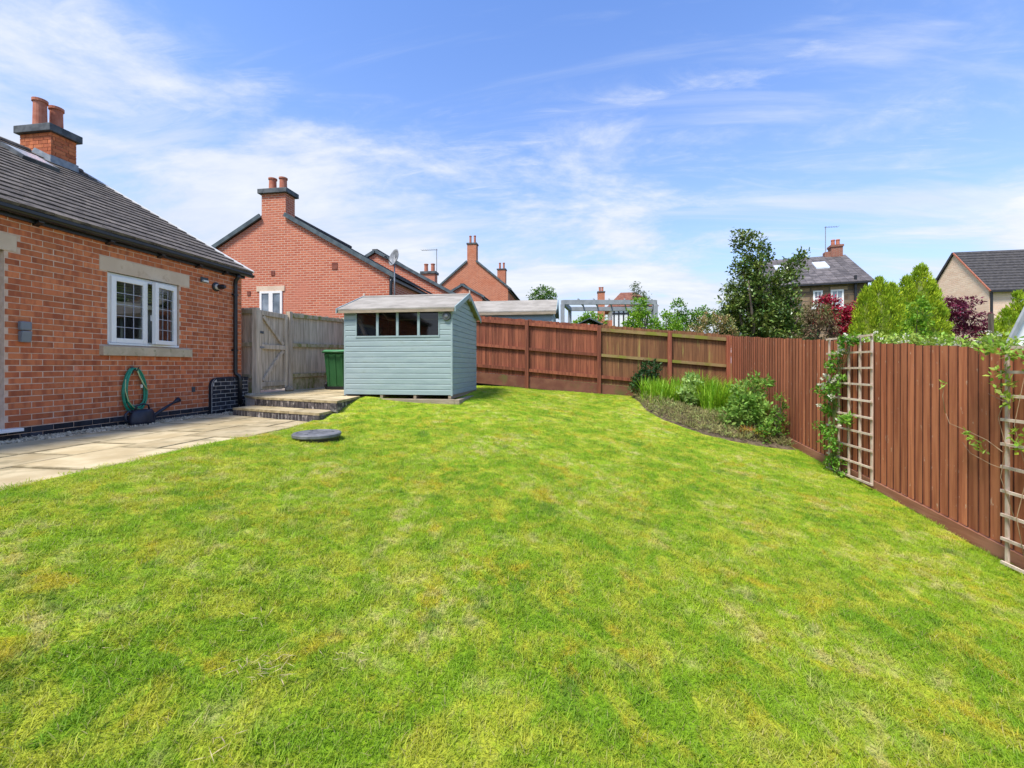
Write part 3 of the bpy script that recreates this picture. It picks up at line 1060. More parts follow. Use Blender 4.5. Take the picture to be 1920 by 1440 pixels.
# room behind it: plaster, blind, curtain
room = MB()
x0, x1, y0, y1, z0, z1 = -9.4, xf - .281, 4.4, 7.2, .95, 3.25
room.face((x0, y0, z0), (x0, y1, z0), (x0, y1, z1), (x0, y0, z1))
room.face((x0, y0, z0), (x1, y0, z0), (x1, y0, z1), (x0, y0, z1))
room.face((x0, y1, z0), (x1, y1, z0), (x1, y1, z1), (x0, y1, z1))
room.face((x0, y0, z0), (x1, y0, z0), (x1, y1, z0), (x0, y1, z0))
room.face((x0, y0, z1), (x1, y0, z1), (x1, y1, z1), (x0, y1, z1))
room.build('room_lining', PLASTER, H)
sl = MB().box(-.012, .012, -.53, .53, -.014, .014).mesh('blind_slat')
sl.materials.append(BLIND)
for k in range(7):
    inst(sl, 'blind_slat', (wx - .16, 5.82, 2.915 - k * .043), H, (0, R(28), 0))
MB().box(wx - .19, wx - .14, 5.29, 6.35, 2.53, 2.60).build('blind_rail', CREAM, H)
cu = MB()
pts = []
for k in range(41):
    y = 5.99 + .36 * k / 40
    pts.append((wx - .24 + .022 * math.sin(k * 1.25), y))
for k in range(40):
    cu.face((*pts[k], 1.7), (*pts[k + 1], 1.7), (*pts[k + 1], 2.9), (*pts[k], 2.9))
cu.build('curtain', CURTAIN, H, smooth=True)

# glazed door at the picture's edge
dr = MB()
dx_ = WX - .06
dr.box(dx_ - .07, dx_, DOOR[1] - .06, DOOR[1] - .002, .872, 2.98).box(dx_ - .07, dx_, DOOR[0] + .002, DOOR[0] + .06, .872, 2.98)
dr.box(dx_ - .07, dx_, DOOR[0] + .06, DOOR[1] - .06, 2.90, 2.98).box(dx_ - .07, dx_, 2.80, 2.92, .90, 2.90)
dr.box(dx_ - .07, dx_, DOOR[0] + .06, 2.80, .90, 1.05).box(dx_ - .07, dx_, 2.92, DOOR[1] - .06, .90, 1.05)
door_o = dr.build('door', UPVC, H, bevel=.004)
MB().box(dx_ - .04, dx_ - .03, DOOR[0] + .06, DOOR[1] - .06, 1.05, 2.90).build('door_glass', FARGLASS, door_o)
MB().box(dx_ - .07, WX + .10, DOOR[0] + .01, DOOR[1] + .12, .835, .874).build('threshold', UPVC, door_o, bevel=.004)

# eaves: fascia, gutter on brackets, downpipe
MB().box(WX - .02, WX + .045, YN, YE + .04, 3.385, 3.50).build('fascia', BLACKP, H)
gu = MB()
prof = [(-.055 * math.cos(t * math.pi / 8), -.055 * math.sin(t * math.pi / 8)) for t in range(9)]
prof += [(.049 * math.cos(t * math.pi / 8), -.049 * math.sin(t * math.pi / 8)) for t in range(9)]
xg, zg = WX + .105, 3.475
for y in (YN, 7.93):
    gu.v += [(xg + px, y, zg + pz) for px, pz in prof]
npf = len(prof)
for k in range(npf):
    gu.f.append((k, (k + 1) % npf, npf + (k + 1) % npf, npf + k))
gu.f += [tuple(range(npf))[::-1], tuple(range(npf, 2 * npf))]
gu.build('gutter', BLACKP, H, smooth=False)
for y in (2.4, 3.35, 4.42, 5.25, 6.02, 6.72, 7.30):
    MB().hexa([(WX, y - .03, 3.36), (WX + .10, y - .03, 3.40), (WX + .10, y + .03, 3.40), (WX, y + .03, 3.36)],
              [(WX, y - .03, 3.386), (WX + .10, y - .03, 3.43), (WX + .10, y + .03, 3.43), (WX, y + .03, 3.386)]).build('gutter_bracket', BLACKP, H)
dpn = MB()
dpn.tube([(WX + .105, 7.555, 3.42), (WX + .10, 7.555, 3.36), (WX + .05, 7.555, 3.30), (WX + .045, 7.555, 3.2), (WX + .045, 7.555, 1.50), (WX + .05, 7.555, 1.46),
          (WX + .10, 7.585, 1.42), (WX + .115, 7.59, 1.36), (WX + .115, 7.59, .86)], .036, 10)
dp_o = dpn.build('downpipe', BLACKP, H, smooth=True)
for z in (3.02, 1.93):
    MB().box(WX, WX + .06, 7.50, 7.61, z - .018, z + .018).build('pipe_clip', BLACKP, dp_o)

# roof: tiles laid row by row, ridge tiles, verge trim
EV, RG = (-6.455, 3.505), (-10.62, 5.845)
sl_ = math.hypot(RG[0] - EV[0], RG[1] - EV[1])
ux, uz = (RG[0] - EV[0]) / sl_, (RG[1] - EV[1]) / sl_
nxr, nzr = uz, -ux          # outward normal of the garden slope
nxr, nzr = (uz, -ux) if -ux > 0 else (-uz, ux)
deck = MB()
for sgn in (1,):
    deck.hexa([(EV[0], YN - .1, EV[1] - .05), (EV[0], 7.84, EV[1] - .05), (RG[0], 7.84, RG[1] - .05), (RG[0], YN - .1, RG[1] - .05)],
              [(EV[0], YN - .1, EV[1] - .012), (EV[0], 7.84, EV[1] - .012), (RG[0], 7.84, RG[1] - .012), (RG[0], YN - .1, RG[1] - .012)])
roof_o = deck.build('roof', BLACKP, H)
bk = MB().hexa([(-14.8, YN - .1, 3.45), (-10.62, YN - .1, 5.79), (-10.62, 7.84, 5.79), (-14.8, 7.84, 3.45)],
               [(-14.8, YN - .1, 3.51), (-10.62, YN - .1, 5.85), (-10.62, 7.84, 5.85), (-14.8, 7.84, 3.51)])
bk.build('back_slope', ROOFTILE, roof_o)
NROW, TW = 19, .335
GA = sl_ / NROW
tilt = math.atan2(uz, -ux)
tq = MB()
# a tile in roof coordinates: y along the eaves, x up the slope, z out; thicker at its lower edge
tq.hexa([(0, -.5, -.012), (GA * 1.16, -.5, -.020), (GA * 1.16, .5, -.020), (0, .5, -.012)][::-1],
        [(0, -.5, .026), (GA * 1.16, -.5, .004), (GA * 1.16, .5, .004), (0, .5, .026)][::-1])
tile_me = MB()
tile_me.v = tq.v
tile_me.f = tq.f
tile_me = tile_me.mesh('roof_tile')
tile_me.materials.append(TILE)
rest = MB()
ROT = Matrix(((ux, 0, nxr), (0, 1, 0), (uz, 0, nzr)))
eul = ROT.to_euler()
count = 0
for r_ in range(NROW):
    off = (r_ % 2) * TW / 2
    y = 7.835 + off - (0 if r_ % 2 == 0 else TW)
    y = 7.835 - (TW / 2 if r_ % 2 else 0) - TW / 2
    cells = [] if r_ % 2 == 0 else [(7.835 - TW / 4, TW / 2)]
    while y > YN:
        cells.append((y, TW))
        y -= TW
    for (yc, wd) in cells:
        s_ = GA * r_
        X, Z = EV[0] + ux * s_ + nxr * .006, EV[1] + uz * s_ + nzr * .006
        jit = rng.uniform(-.002, .003)
        sc = (1, wd - .006, 1)
        if yc > 2.9 and count < 300:
            inst(tile_me, 'roof_tile', (X + nxr * jit, yc, Z + nzr * jit), roof_o, eul, sc)
            count += 1
        else:
            i = len(rest.v)
            for v in tq.v:
                p = ROT @ Vector((v[0], v[1] * sc[1], v[2]))
                rest.v.append((X + nxr * jit + p.x, yc + p.y, Z + nzr * jit + p.z))
            rest.f += [tuple(i + k for k in f) for f in tq.f]
tag(rest.build('tiling', TILE, roof_o), kind='stuff')
y = 7.84
while y > YN:
    q = MB()
    rr = .115
    for yy in (y, y - .44):
        q.v += [(-10.62 + rr * math.cos(t * math.pi / 6), yy, 5.82 + rr * .75 * math.sin(t * math.pi / 6)) for t in range(7)]
    q.f += [(k, k + 1, 7 + k + 1, 7 + k) for k in range(6)] + [(0, 1, 2, 3, 4, 5, 6), (13, 12, 11, 10, 9, 8, 7)]
    if not (7.0 < y - .22 < 7.55):
        q.build('ridge_tile', TILE, roof_o)
    y -= .45
MB().bar((EV[0] + nxr * .02, 7.853, EV[1] + nzr * .02), (RG[0] + nxr * .02, 7.853, RG[1] + nzr * .02), .03, .045, (nxr, 0, nzr)).build('verge_trim', WHITEP, roof_o)
# roof window near the ridge
def on_roof(s_, y, h_):
    return Vector((EV[0] + ux * s_ + nxr * h_, y, EV[1] + uz * s_ + nzr * h_))


rw = MB()
for (sa, sb, ya, yb) in ((3.44, 3.50, 6.10, 6.64), (3.96, 4.02, 6.10, 6.64), (3.50, 3.96, 6.10, 6.16), (3.50, 3.96, 6.58, 6.64)):
    rw.hexa([on_roof(sa, ya, .02), on_roof(sa, yb, .02), on_roof(sb, yb, .02), on_roof(sb, ya, .02)], [on_roof(sa, ya, .085), on_roof(sa, yb, .085), on_roof(sb, yb, .085), on_roof(sb, ya, .085)])
rw_o = rw.build('roof_window', CAPST, roof_o)
pn = MB()
pn.face(on_roof(3.49, 6.15, .088), on_roof(3.49, 6.59, .088), on_roof(3.97, 6.59, .088), on_roof(3.97, 6.15, .088))
pn.build('roof_window_pane', SKYGLASS, roof_o)


def chimney(parent, x0, x1, y0, y1, zb, zt, pots, brickmat, built=False, caph=.15, over=.075, pr=.125, ph_=.55):
    c_ = MB().box(x0, x1, y0, y1, zb, zt)
    ch = c_.build('chimney', MORTAR if built else brickmat, parent)
    MB().box(x0 - over, x1 + over, y0 - over, y1 + over, zt, zt + caph).build('chimney_cap', CAPST, ch, bevel=.01)
    for (px, py) in pots:
        q = MB()
        q.lathe([(pr, 0), (pr * .93, ph_ * .8), (pr * .95, ph_ * .9), (pr * 1.12, ph_ * .9), (pr * 1.12, ph_), (pr * .8, ph_), (pr * .78, ph_ * .9)], (px, py, zt + caph), 16)
        q.build('chimney_pot', POT, ch, smooth=False)
    return ch


cx0, cx1, cy0, cy1 = -11.00, -10.255, 7.075, 7.51
ch = chimney(H, cx0 + .01, cx1 - .01, cy0 + .01, cy1, 5.3, 6.265, [(-10.62, 7.115 + .03), (-10.62, 7.42)], RED, True, pr=.108)
bmx = MB().box(-.5, .5, 0, 1, -.5, .5).mesh('chimney_brick')
bmx.materials.append(RED)
z, r_ = 5.515, 0
while z < 6.25:
    x = cx0 - (0 if r_ % 2 else .1125)
    while x < cx1:
        a, b = max(x, cx0), min(x + .215, cx1)
        if b - a > .04:
            inst(bmx, 'chimney_brick', ((a + b) / 2, cy0, z + .037), ch, (0, 0, 0), (b - a, .03, .065))
        x += .225
    y = cy0 + (.03 if r_ % 2 else .08)
    first_ = True
    while y < cy1:
        a, b = y, min(y + .215, cy1)
        if first_ and r_ % 2 == 0:
            a, b = cy0 + .032, cy0 + .07
            y = cy0 + .08 - .225
        first_ = False
        if b - a > .03 and a > cy0 + .02:
            inst(bmx, 'chimney_brick', (cx1 - .01, a, z + .037), ch, (0, 0, 0), (.026, b - a, .065))
        y += .225
    z += .075
    r_ += 1
fl = MB()
fl.hexa([(cx1 + .003, cy0 - .02, 5.60), (cx1 + .018, cy0 - .02, 5.60), (cx1 + .018, cy1 + .03, 5.60), (cx1 + .003, cy1 + .03, 5.60)],
        [(cx1 + .003, cy0 - .02, 5.80), (cx1 + .018, cy0 - .02, 5.80), (cx1 + .018, cy1 + .03, 5.80), (cx1 + .003, cy1 + .03, 5.80)])
fl.hexa([(cx0 - .02, cy0 - .02, 5.6), (cx1 + .0025, cy0 - .02, 5.6), (cx1 + .0025, cy0 - .004, 5.6), (cx0 - .02, cy0 - .004, 5.6)],
        [(-10.62, cy0 - .02, 5.97), (cx1 + .0025, cy0 - .02, 5.79), (cx1 + .0025, cy0 - .004, 5.79), (-10.62, cy0 - .004, 5.97)])
fl.build('flashing', LEAD, ch)

# fittings on the wall
so = MB()
so.box(WX, WX + .06, 4.243, 4.355, 2.052, 2.16)
so_o = so.build('outdoor_socket', SOCKET, H, bevel=.015)
MB().hexa([(WX, 4.248, 1.91), (WX + .055, 4.248, 1.905), (WX + .055, 4.35, 1.905), (WX, 4.35, 1.91)], [(WX, 4.248, 2.045), (WX + .072, 4.248, 2.045), (WX + .072, 4.35, 2.045), (WX, 4.35, 2.045)]).build('socket_flap', SOCKET, so_o, bevel=.012)
vt = MB().box(WX, WX + .012, 6.80, 6.955, 3.135, 3.225)
vt_o = vt.build('wall_light', CAPST, H)
MB().box(WX + .012, WX + .05, 6.825, 6.93, 3.140, 3.175).build('wall_light_shade', WHITEP, vt_o, bevel=.006)
fl = MB().lathe([(.085, 0), (.085, .02), (.06, .03)], (WX, 7.13, 3.10), 16, 'x')
fl_o = fl.build('flue', BLACKP, H)
fw = MB().lathe([(.052, .03), (.052, .075)], (WX, 7.13, 3.10), 16, 'x')
fw.build('flue_collar', WHITEP, fl_o)
fe = MB().lathe([(.048, .075), (.048, .15), (.03, .20)], (WX, 7.13, 3.10), 16, 'x')
fe.build('flue_end', BLACKP, fl_o)
MB().box(WX, WX + .006, 6.62, 6.69, 1.16, 1.25).build('air_brick', CAPST, H)

# ------------------------------------------------------------------ hose and watering can
hk = thing('hose_hook', 'small dark bracket on the brick wall holding up the green hose', 'hook', (WX, 5.594, 1.59))
q = MB()
q.tube([(WX, 5.594, 1.56), (WX + .10, 5.594, 1.555), (WX + .125, 5.594, 1.60)], .009, 6)
q.box(WX, WX + .008, 5.575, 5.615, 1.50, 1.61)
q.build('bracket', CAPST, hk)
q = MB()
prn = random.Random(5)
pts = []
NL = 8
for l in range(NL):
    wy, hz_ = .165 + prn.uniform(-.025, .03), .315 + prn.uniform(-.035, .03)
    for k in range(36):
        t_ = k / 36 * 2 * math.pi
        top = 1.585
        z = top - hz_ * (1 - math.cos(t_)) * 1.0
        f = .70 + .30 * (1 - math.cos(t_)) / 2
        y = 5.588 + wy * math.sin(t_) * f * (1.12 if math.sin(t_) > 0 else 1.0) + (l - 3.5) * .003 + .045 * ((1 - math.cos(t_)) / 2) * .4
        x = WX + .03 + .011 * (l % 4) + .004 * math.sin(t_ * 3 + l)
        pts.append((x, y, z))
hs = thing('garden_hose', 'coil of green garden hose hanging on the brick wall under the window sill', 'hose', (WX + .04, 5.594, .95))
q.tube(pts, .0105, 6)
q.build('hose_coil', HOSE, hs, smooth=True)
q = MB()
q.tube([(WX + .078, 5.60, 1.58), (WX + .08, 5.645, 1.46), (WX + .085, 5.70, 1.34), (WX + .085, 5.76, 1.25)], .009, 6)
q.tube([(WX + .078, 5.44, 1.42), (WX + .085, 5.43, 1.25), (WX + .088, 5.47, 1.10), (WX + .088, 5.55, .99), (WX + .088, 5.66, .955)], .0065, 5)
q.build('hose_tail', HOSEY, hs, smooth=True)
MB().lathe([(.016, 0), (.016, .03), (.01, .05)], (WX + .09, 5.665, 1.285), 10).build('hose_connector', CREAM, hs)

wc = thing('watering_can', 'dark navy plastic watering can on the pebbles under the green hose', 'watering can', (-6.45, 5.60, .735))
q = MB()
prof = [(.78, 0), (.98, .012), (1.0, .05), (.96, .12), (.86, .19), (.74, .225)]
n = 20
i0 = len(q.v)
for s_, h_ in prof:
    for k in range(n):
        t_ = 2 * math.pi * k / n
        q.v.append((-6.45 + .115 * s_ * math.cos(t_), 5.585 + .19 * s_ * math.sin(t_), .737 + h_))
for j in range(len(prof) - 1):
    for k in range(n):
        q.f.append((i0 + j * n + k, i0 + j * n + (k + 1) % n, i0 + (j + 1) * n + (k + 1) % n, i0 + (j + 1) * n + k))
q.f.append(tuple(i0 + k for k in reversed(range(n))))
q.f.append(tuple(i0 + (len(prof) - 1) * n + k for k in range(n)))
q.build('can_body', NAVY, wc, smooth=True)
q = MB()
q.tube([(-6.45, 5.72, .80), (-6.45, 5.86, .90), (-6.45, 6.02, .985), (-6.45, 6.10, 1.02)], .032, 8, .015)
q.build('spout', NAVY, wc, smooth=True)
q = MB()
q.tube([(-6.45, 6.09, 1.015), (-6.45, 6.19, 1.065)], .016, 10, .045)
q.build('rose', NAVY, wc, smooth=True)
q = MB()
q.tube([(-6.45, 5.46, .90), (-6.45, 5.385, .955), (-6.45, 5.345, .91), (-6.45, 5.345, .83), (-6.45, 5.40, .775)], .017, 8)
q.tube([(-6.45, 5.48, .955), (-6.45, 5.50, 1.02), (-6.45, 5.60, 1.045), (-6.45, 5.68, 1.02), (-6.45, 5.70, .95)], .013, 8)
q.build('handle', NAVY, wc, smooth=True)

# ------------------------------------------------------------------ grey timber gate and fences
def wedge_board(axis, pos, c0, c1, z0, z1, thick=.016, thin=.006, face=1, z1b=None):
    """feather-edge board; axis 'y': stands in plane x=pos running along y"""
    q = MB()
    if axis == 'y':
        b = [(pos, c0), (pos + face * thick, c0), (pos + face * thin, c1), (pos, c1)]
    else:
        b = [(c0, pos), (c0, pos + face * thick), (c1, pos + face * thin), (c1, pos)]
    if area(b) and sum((b[i][0] * b[(i + 1) % 4][1] - b[(i + 1) % 4][0] * b[i][1]) for i in range(4)) < 0:
        b = b[::-1]
    return q.prism(b, z0, z1)


EDGE = M('board_shadow_line', (.060, .022, .014), (.10, .038, .022), 5, rough=.9)  # dark colour paints the shadow line at each board overlap


def shadow_edge(o, axis, nsign):
    """the thick overlap edge of a board, darkened to paint in the shadow line between boards"""
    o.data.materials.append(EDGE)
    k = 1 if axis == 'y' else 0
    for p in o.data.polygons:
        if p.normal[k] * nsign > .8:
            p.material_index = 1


GX = -6.50
gf = thing('garden_gate', 'weathered grey timber ledged gate with diagonal braces at the top of the steps', 'gate', (GX, 8.5, 1.06))
for k in range(8):
    y = 8.06 + k * .112
    MB().box(GX - .05, GX - .032 + rng.uniform(-.002, .002), y, y + .106, 1.10 + rng.uniform(-.01, .01), 2.80).build('board', GREYWOOD, gf)
for (y0, y1, z0, z1, nm) in ((8.06, 8.15, 1.13, 2.79, 'stile'), (8.865, 8.955, 1.13, 2.79, 'stile'), (8.15, 8.865, 2.69, 2.79, 'rail'), (8.15, 8.865, 1.98, 2.08, 'rail'), (8.15, 8.865, 1.18, 1.28, 'rail')):
    MB().box(GX - .03, GX + .018, y0, y1, z0, z1).build(nm, GREYWOOD, gf, bevel=.004)
MB().bar((GX - .006, 8.19, 2.67), (GX - .006, 8.82, 2.10), .07, .044, (1, 0, 0)).build('brace', GREYWOOD, gf)
MB().bar((GX - .006, 8.19, 1.30), (GX - .006, 8.82, 1.96), .07, .044, (1, 0, 0)).build('brace', GREYWOOD, gf)
MB().box(GX + .018, GX + .034, 8.03, 8.17, 2.30, 2.35).build('latch', CAPST, gf)
MB().box(GX + .018, GX + .026, 8.0, 8.20, 1.99, 2.03).build('bolt', GREYMETAL, gf)
tag(MB().box(GX - .05, GX + .06, 7.93, 8.03, .95, 2.82).build('gate_post', GREYWOOD, bevel=.006), 'tall weathered square post on the latch side of the garden gate', 'post')
tag(MB().box(GX - .05, GX + .06, 8.975, 9.075, .95, 2.87).build('gate_post', GREYWOOD, bevel=.006), 'weathered square post between the garden gate and the long grey fence', 'post')
tag(MB().lathe([(.075, 0), (.10, .04), (.085, .09), (.04, .125)], (GX + .10, 8.90, 1.04), 8).build('door_stop_stone', SLEEPER), 'small rounded stone at the foot of the gate', 'stone')

f1 = thing('timber_fence', 'short grey timber fence panel between the house corner and the gate post', 'fence', (-6.85, 7.99, 1.0))
for k in range(4):
    x = -7.06 + k * .135
    MB().box(x, x + .130, 8.005, 8.02 + rng.uniform(0, .003), 1.28, 2.83 + rng.uniform(-.01, .01)).build('board', GREYWOOD, f1)
for z in (2.70, 2.02, 1.36):
    MB().box(-7.06, -6.555, 7.955, 8.005, z, z + .09).build('rail', GREENWOOD, f1, bevel=.004)
MB().box(-7.06, -6.555, 7.98, 8.004, 1.0, 1.28).build('gravel_board', GREENWOOD, f1)

f2 = thing('timber_fence', 'long grey timber fence panel between the gate and the shed with mossy rails', 'fence', (GX, 10.2, 1.04))
for k in range(22):
    y = 9.08 + k * .107
    zt = 2.86 + (y - 9.08) * .05
    wedge_board('y', GX - .05, y + .112, y, 1.32, zt + rng.uniform(-.012, .012), .018, .008, 1).build('board', GREYWOOD, f2)
for z0, sl__ in ((2.75, .05), (2.06, .03), (1.345, .01)):
    MB().bar((GX - .008, 9.076, z0 + .045), (GX - .008, 11.40, z0 + .045 + sl__ * 2.3), .05, .085).build('rail', GREENWOOD, f2)
MB().box(GX - .045, GX - .015, 9.076, 11.40, 1.02, 1.325).build('gravel_board', GREENWOOD, f2)
MB().box(GX - .05, GX + .05, 11.40, 11.50, .9, 3.0).build('post', GREYWOOD, f2, bevel=.006)

# ------------------------------------------------------------------ red back fence
BY = 11.55
bf = thing('timber_fence', 'long dark red feather-edge fence with posts and rails across the back of the lawn', 'fence', (0.6, BY, .9))
ztop = lambda x: 2.669 - .0905 * (x - .673)
zbot = lambda x: ztop(x) - 1.50
posts = [-6.40, -4.88, -3.06, -1.25, .673, 2.468, 3.90]
x = -6.40
k = 0
while x < 3.88:
    mat_ = REDWOOD if x < .65 else MOSSWOOD
    wedge_board('x', BY + .03, x + .103, x, zbot(x) - .02, ztop(x) + .035 + rng.uniform(-.014, .012), .017, .007, -1).build('board', mat_, bf)
    x += .0925
    k += 1
for i in range(len(posts) - 1):
    a, b = posts[i] + .05, posts[i + 1] - .05
    for off, hh in ((-.085, .085), (-.76, .075), (-1.335, .085)):
        m_ = REDWOOD if i < 4 else MOSSRAIL
        if i == 3 and off == -.085:
            m_ = MOSSRAIL if False else REDWOOD
        if i >= 4 and off == -1.335:
            m_ = REDWOOD
        MB().bar((a, BY - .018, ztop(a) + off), (b, BY - .018, ztop(b) + off), .055, hh).build('rail', m_, bf)
    MB().hexa([(a, BY - .012, zbot(a) - .32), (b, BY - .012, zbot(b) - .32), (b, BY + .02, zbot(b) - .32), (a, BY + .02, zbot(a) - .32)],
              [(a, BY - .012, zbot(a) - .022), (b, BY - .012, zbot(b) - .022), (b, BY + .02, zbot(b) - .022), (a, BY + .02, zbot(a) - .022)]).build('gravel_board', DARKGRAVELB, bf)
for i, x in enumerate(posts):
    MB().box(x - .05, x + .05, BY - .075, BY + .028, ztop(x) - 1.95, ztop(x) + .005).build('post', REDWOOD, bf, bevel=.006)

# ------------------------------------------------------------------ orange-red right fence
RX = 3.93
rf = thing('timber_fence', 'orange-brown feather-edge board fence running down the right side of the lawn', 'fence', (RX, 6, .1))
rtop = lambda y: 1.785 + .0862 * (y - 4.65)
rbot = lambda y: rtop(y) - 1.815
y = 11.44
while y > 1.0:
    zb, zt = rbot(y), rtop(y)
    shadow_edge(wedge_board('y', RX + .02, y - .118, y, zb, zt + rng.uniform(-.012, .012), .021, .007, -1).build('board', ORANGEWOOD, rf), 'y', -1)
    y -= .1125
y = 11.44
while y > 1.0:
    a, b = y, y - 2.42
    MB().hexa([(RX - .012, b, rbot(b) - .22), (RX + .03, b, rbot(b) - .22), (RX + .03, a, rbot(a) - .22), (RX - .012, a, rbot(a) - .22)],
              [(RX - .012, b, rbot(b) - .004), (RX + .03, b, rbot(b) - .004), (RX + .03, a, rbot(a) - .004), (RX - .012, a, rbot(a) - .004)]).build('gravel_board', GRAVELB, rf)
    MB().box(RX + .06, RX + .16, b - .05, b + .05, rbot(b) - .3, rtop(b) - .05).build('post', ORANGEWOOD, rf)
    for off in (-.25, -.95, -1.6):
        MB().bar((RX + .045, b, rtop(b) + off), (RX + .045, a, rtop(a) + off), .045, .075).build('rail', ORANGEWOOD, rf)
    y -= 2.44

# ------------------------------------------------------------------ trellises
def trellis(label, x, ya, yb, z0, z1, nv, nh, tilt=0.0):
    t_ = thing('trellis', label, 'trellis', (x, (ya + yb) / 2, z0), 'trellis panels against the right fence')
    for k in range(nv):
        y = ya + .015 + (yb - ya - .03) * k / (nv - 1)
        MB().box(x - .009, x + .010, y - .013, y + .013, z0, z1).build('upright', TRELLIS, t_)
    for k in range(nh):
        z = z0 + .02 + (z1 - z0 - .04) * k / (nh - 1)
        e = rng.uniform(-.006, .006)
        MB().bar((x - .018, ya - .02, z + e), (x - .018, yb + .02, z - e), .017, .026).build('cross_bar', TRELLIS, t_)
    return t_


trellis('wooden square trellis overgrown with white-flowered climber against the orange-brown fence', 3.84, 6.14, 7.10, .06, 2.04, 5, 10)
trellis('wooden trellis cut off by the right edge of the photo with bare tendrils', 3.84, 3.45, 4.42, -.17, 1.80, 5, 10)

# ------------------------------------------------------------------ duck-egg shed
SX0, SX1, SY0, SY1 = -4.473, -2.273, 7.85, 9.87
SZ, SW, SR = 1.065, 2.72, 3.10
sh = thing('garden_shed', 'pale blue-green clad shed with felt roof and row of four panes', 'shed', (-3.37, 8.86, .95))
wl, wr, wb, wt = -4.215, -2.535, 2.205, 2.69
inn = MB()      # dark lining boards inside, open at the window
t_ = .03
inn.box(SX0 + .022, SX0 + .022 + t_, SY0 + .022, SY1 - .02, SZ, SW).box(SX1 - .022 - t_, SX1 - .022, SY0 + .022, SY1 - .02, SZ, SW)
inn.box(SX0 + .052, SX1 - .052, SY1 - .05, SY1 - .02, SZ, SW)
inn.box(SX0 + .052, wl - .002, SY0 + .022, SY0 + .05, SZ, SW).box(wr + .002, SX1 - .052, SY0 + .022, SY0 + .05, SZ, SW)
inn.box(wl - .002, wr + .002, SY0 + .022, SY0 + .05, SZ, wb - .002)
inn.box(SX0 + .052, SX1 - .052, SY0 + .05, SY1 - .05, SZ, SZ + .02)
inn.build('lining', SHEDIN, sh)
PH = .1045


def clad_profile(mb, along, c0, c1, face_pos, z0, h_, out):
    """one shiplap board: lower part full, a scoop at its top edge. along 'x' (front) or 'y' (side)"""
    pr = [(0, 0), (.020, 0), (.020, h_ * .80), (.011, h_ * .93), (.010, h_), (0, h_)]
    i = len(mb.v)
    for c in (c0, c1):
        for d_, z in pr:
            if along == 'x':
                mb.v.append((c, face_pos + out * d_, z0 + z))
            else:
                mb.v.append((face_pos + out * d_, c, z0 + z))
    n = len(pr)
    for k in range(n):
        mb.f.append((i + k, i + (k + 1) % n, i + n + (k + 1) % n, i + n + k))
    mb.f += [tuple(i + k for k in range(n))[::-1], tuple(i + n + k for k in range(n))]


nb = int(math.ceil((SW - SZ) / PH))
for k in range(nb):
    z = SZ + k * PH
    h_ = min(PH - .003, SW - z)
    segs = [(SX0 + .03, SX1 - .03)]
    if z + h_ * .5 > wb:
        segs = [(SX0 + .03, wl - .012), (wr + .012, SX1 - .03)]
    for (a, b) in segs:
        q = MB()
        clad_profile(q, 'x', a, b, SY0 + .02, z, h_, -1)
        q.build('cladding_board', SHEDP, sh)
sy_mid = (SY0 + SY1) / 2
for side_x, out in ((SX1 - .02, 1), (SX0 + .02, -1)):
    z = SZ
    while z < SR - .06:
        h_ = PH - .003
        a, b = SY0 + .03, SY1 - .03
        if z + h_ > SW:
            f = (z + h_ - SW) / (SR - SW)
            half = (SY1 - SY0) / 2 * (1 - f)
            a, b = sy_mid - half, sy_mid + half
            a, b = max(a, SY0 + .03), min(b, SY1 - .03)
        if b - a > .05:
            q = MB()
            clad_profile(q, 'y', a, b, side_x, z, h_, out)
            q.build('cladding_board', SHEDP, sh)
        z += PH
# gable infill, rear wall, corner trims
gi_ = MB()
for x in (SX0 + .021, SX1 - .022 - .012):
    pts = [(SY0 + .03, SW), (SY1 - .03, SW), (sy_mid, SR)]
    gi_.hexa([(x, y, z) for y, z in pts], [(x + .012, y, z) for y, z in pts])
gi_.box(SX0 + .02, SX1 - .02, SY1 - .02, SY1, SZ, SW)
gi_.build('rear_wall', SHEDP, sh)
for (x0, x1, y0, y1) in ((SX0, SX0 + .03, SY0, SY0 + .03), (SX1 - .03, SX1 + .004, SY0 - .004, SY0 + .03), (SX1 - .03, SX1 + .004, SY1 - .03, SY1 + .004)):
    MB().box(x0, x1, y0, y1, SZ - .02, SW).build('corner_trim', SHEDP, sh)
# windows
MB().box(wl - .012, wr + .012, SY0 - .012, SY0 + .02, wb - .03, wb - .001).build('window_sill', SHEDP, sh)
for x in (wl - .012, -3.775, -3.367, -2.94, wr - .010):
    hw = .011 if x in (wl - .012, wr - .010) else .024
    MB().box(x - (0 if hw == .011 else hw), x + (.022 if hw == .011 else hw), SY0 - .008, SY0 + .022, wb, wt + .02).build('mullion', SHEDP, sh)
edges = [wl + .01, -3.775, -3.367, -2.94, wr - .01]
for k in range(4):
    q = MB()
    a, b = edges[k] + (.0 if k == 0 else .024), edges[k + 1] - (.0 if k == 3 else .024)
    q.face((a, SY0 + .008, wb), (b, SY0 + .008, wb), (b, SY0 + .008, wt + .02), (a, SY0 + .008, wt + .02))
    q.build('pane', DARKGLASS, sh)
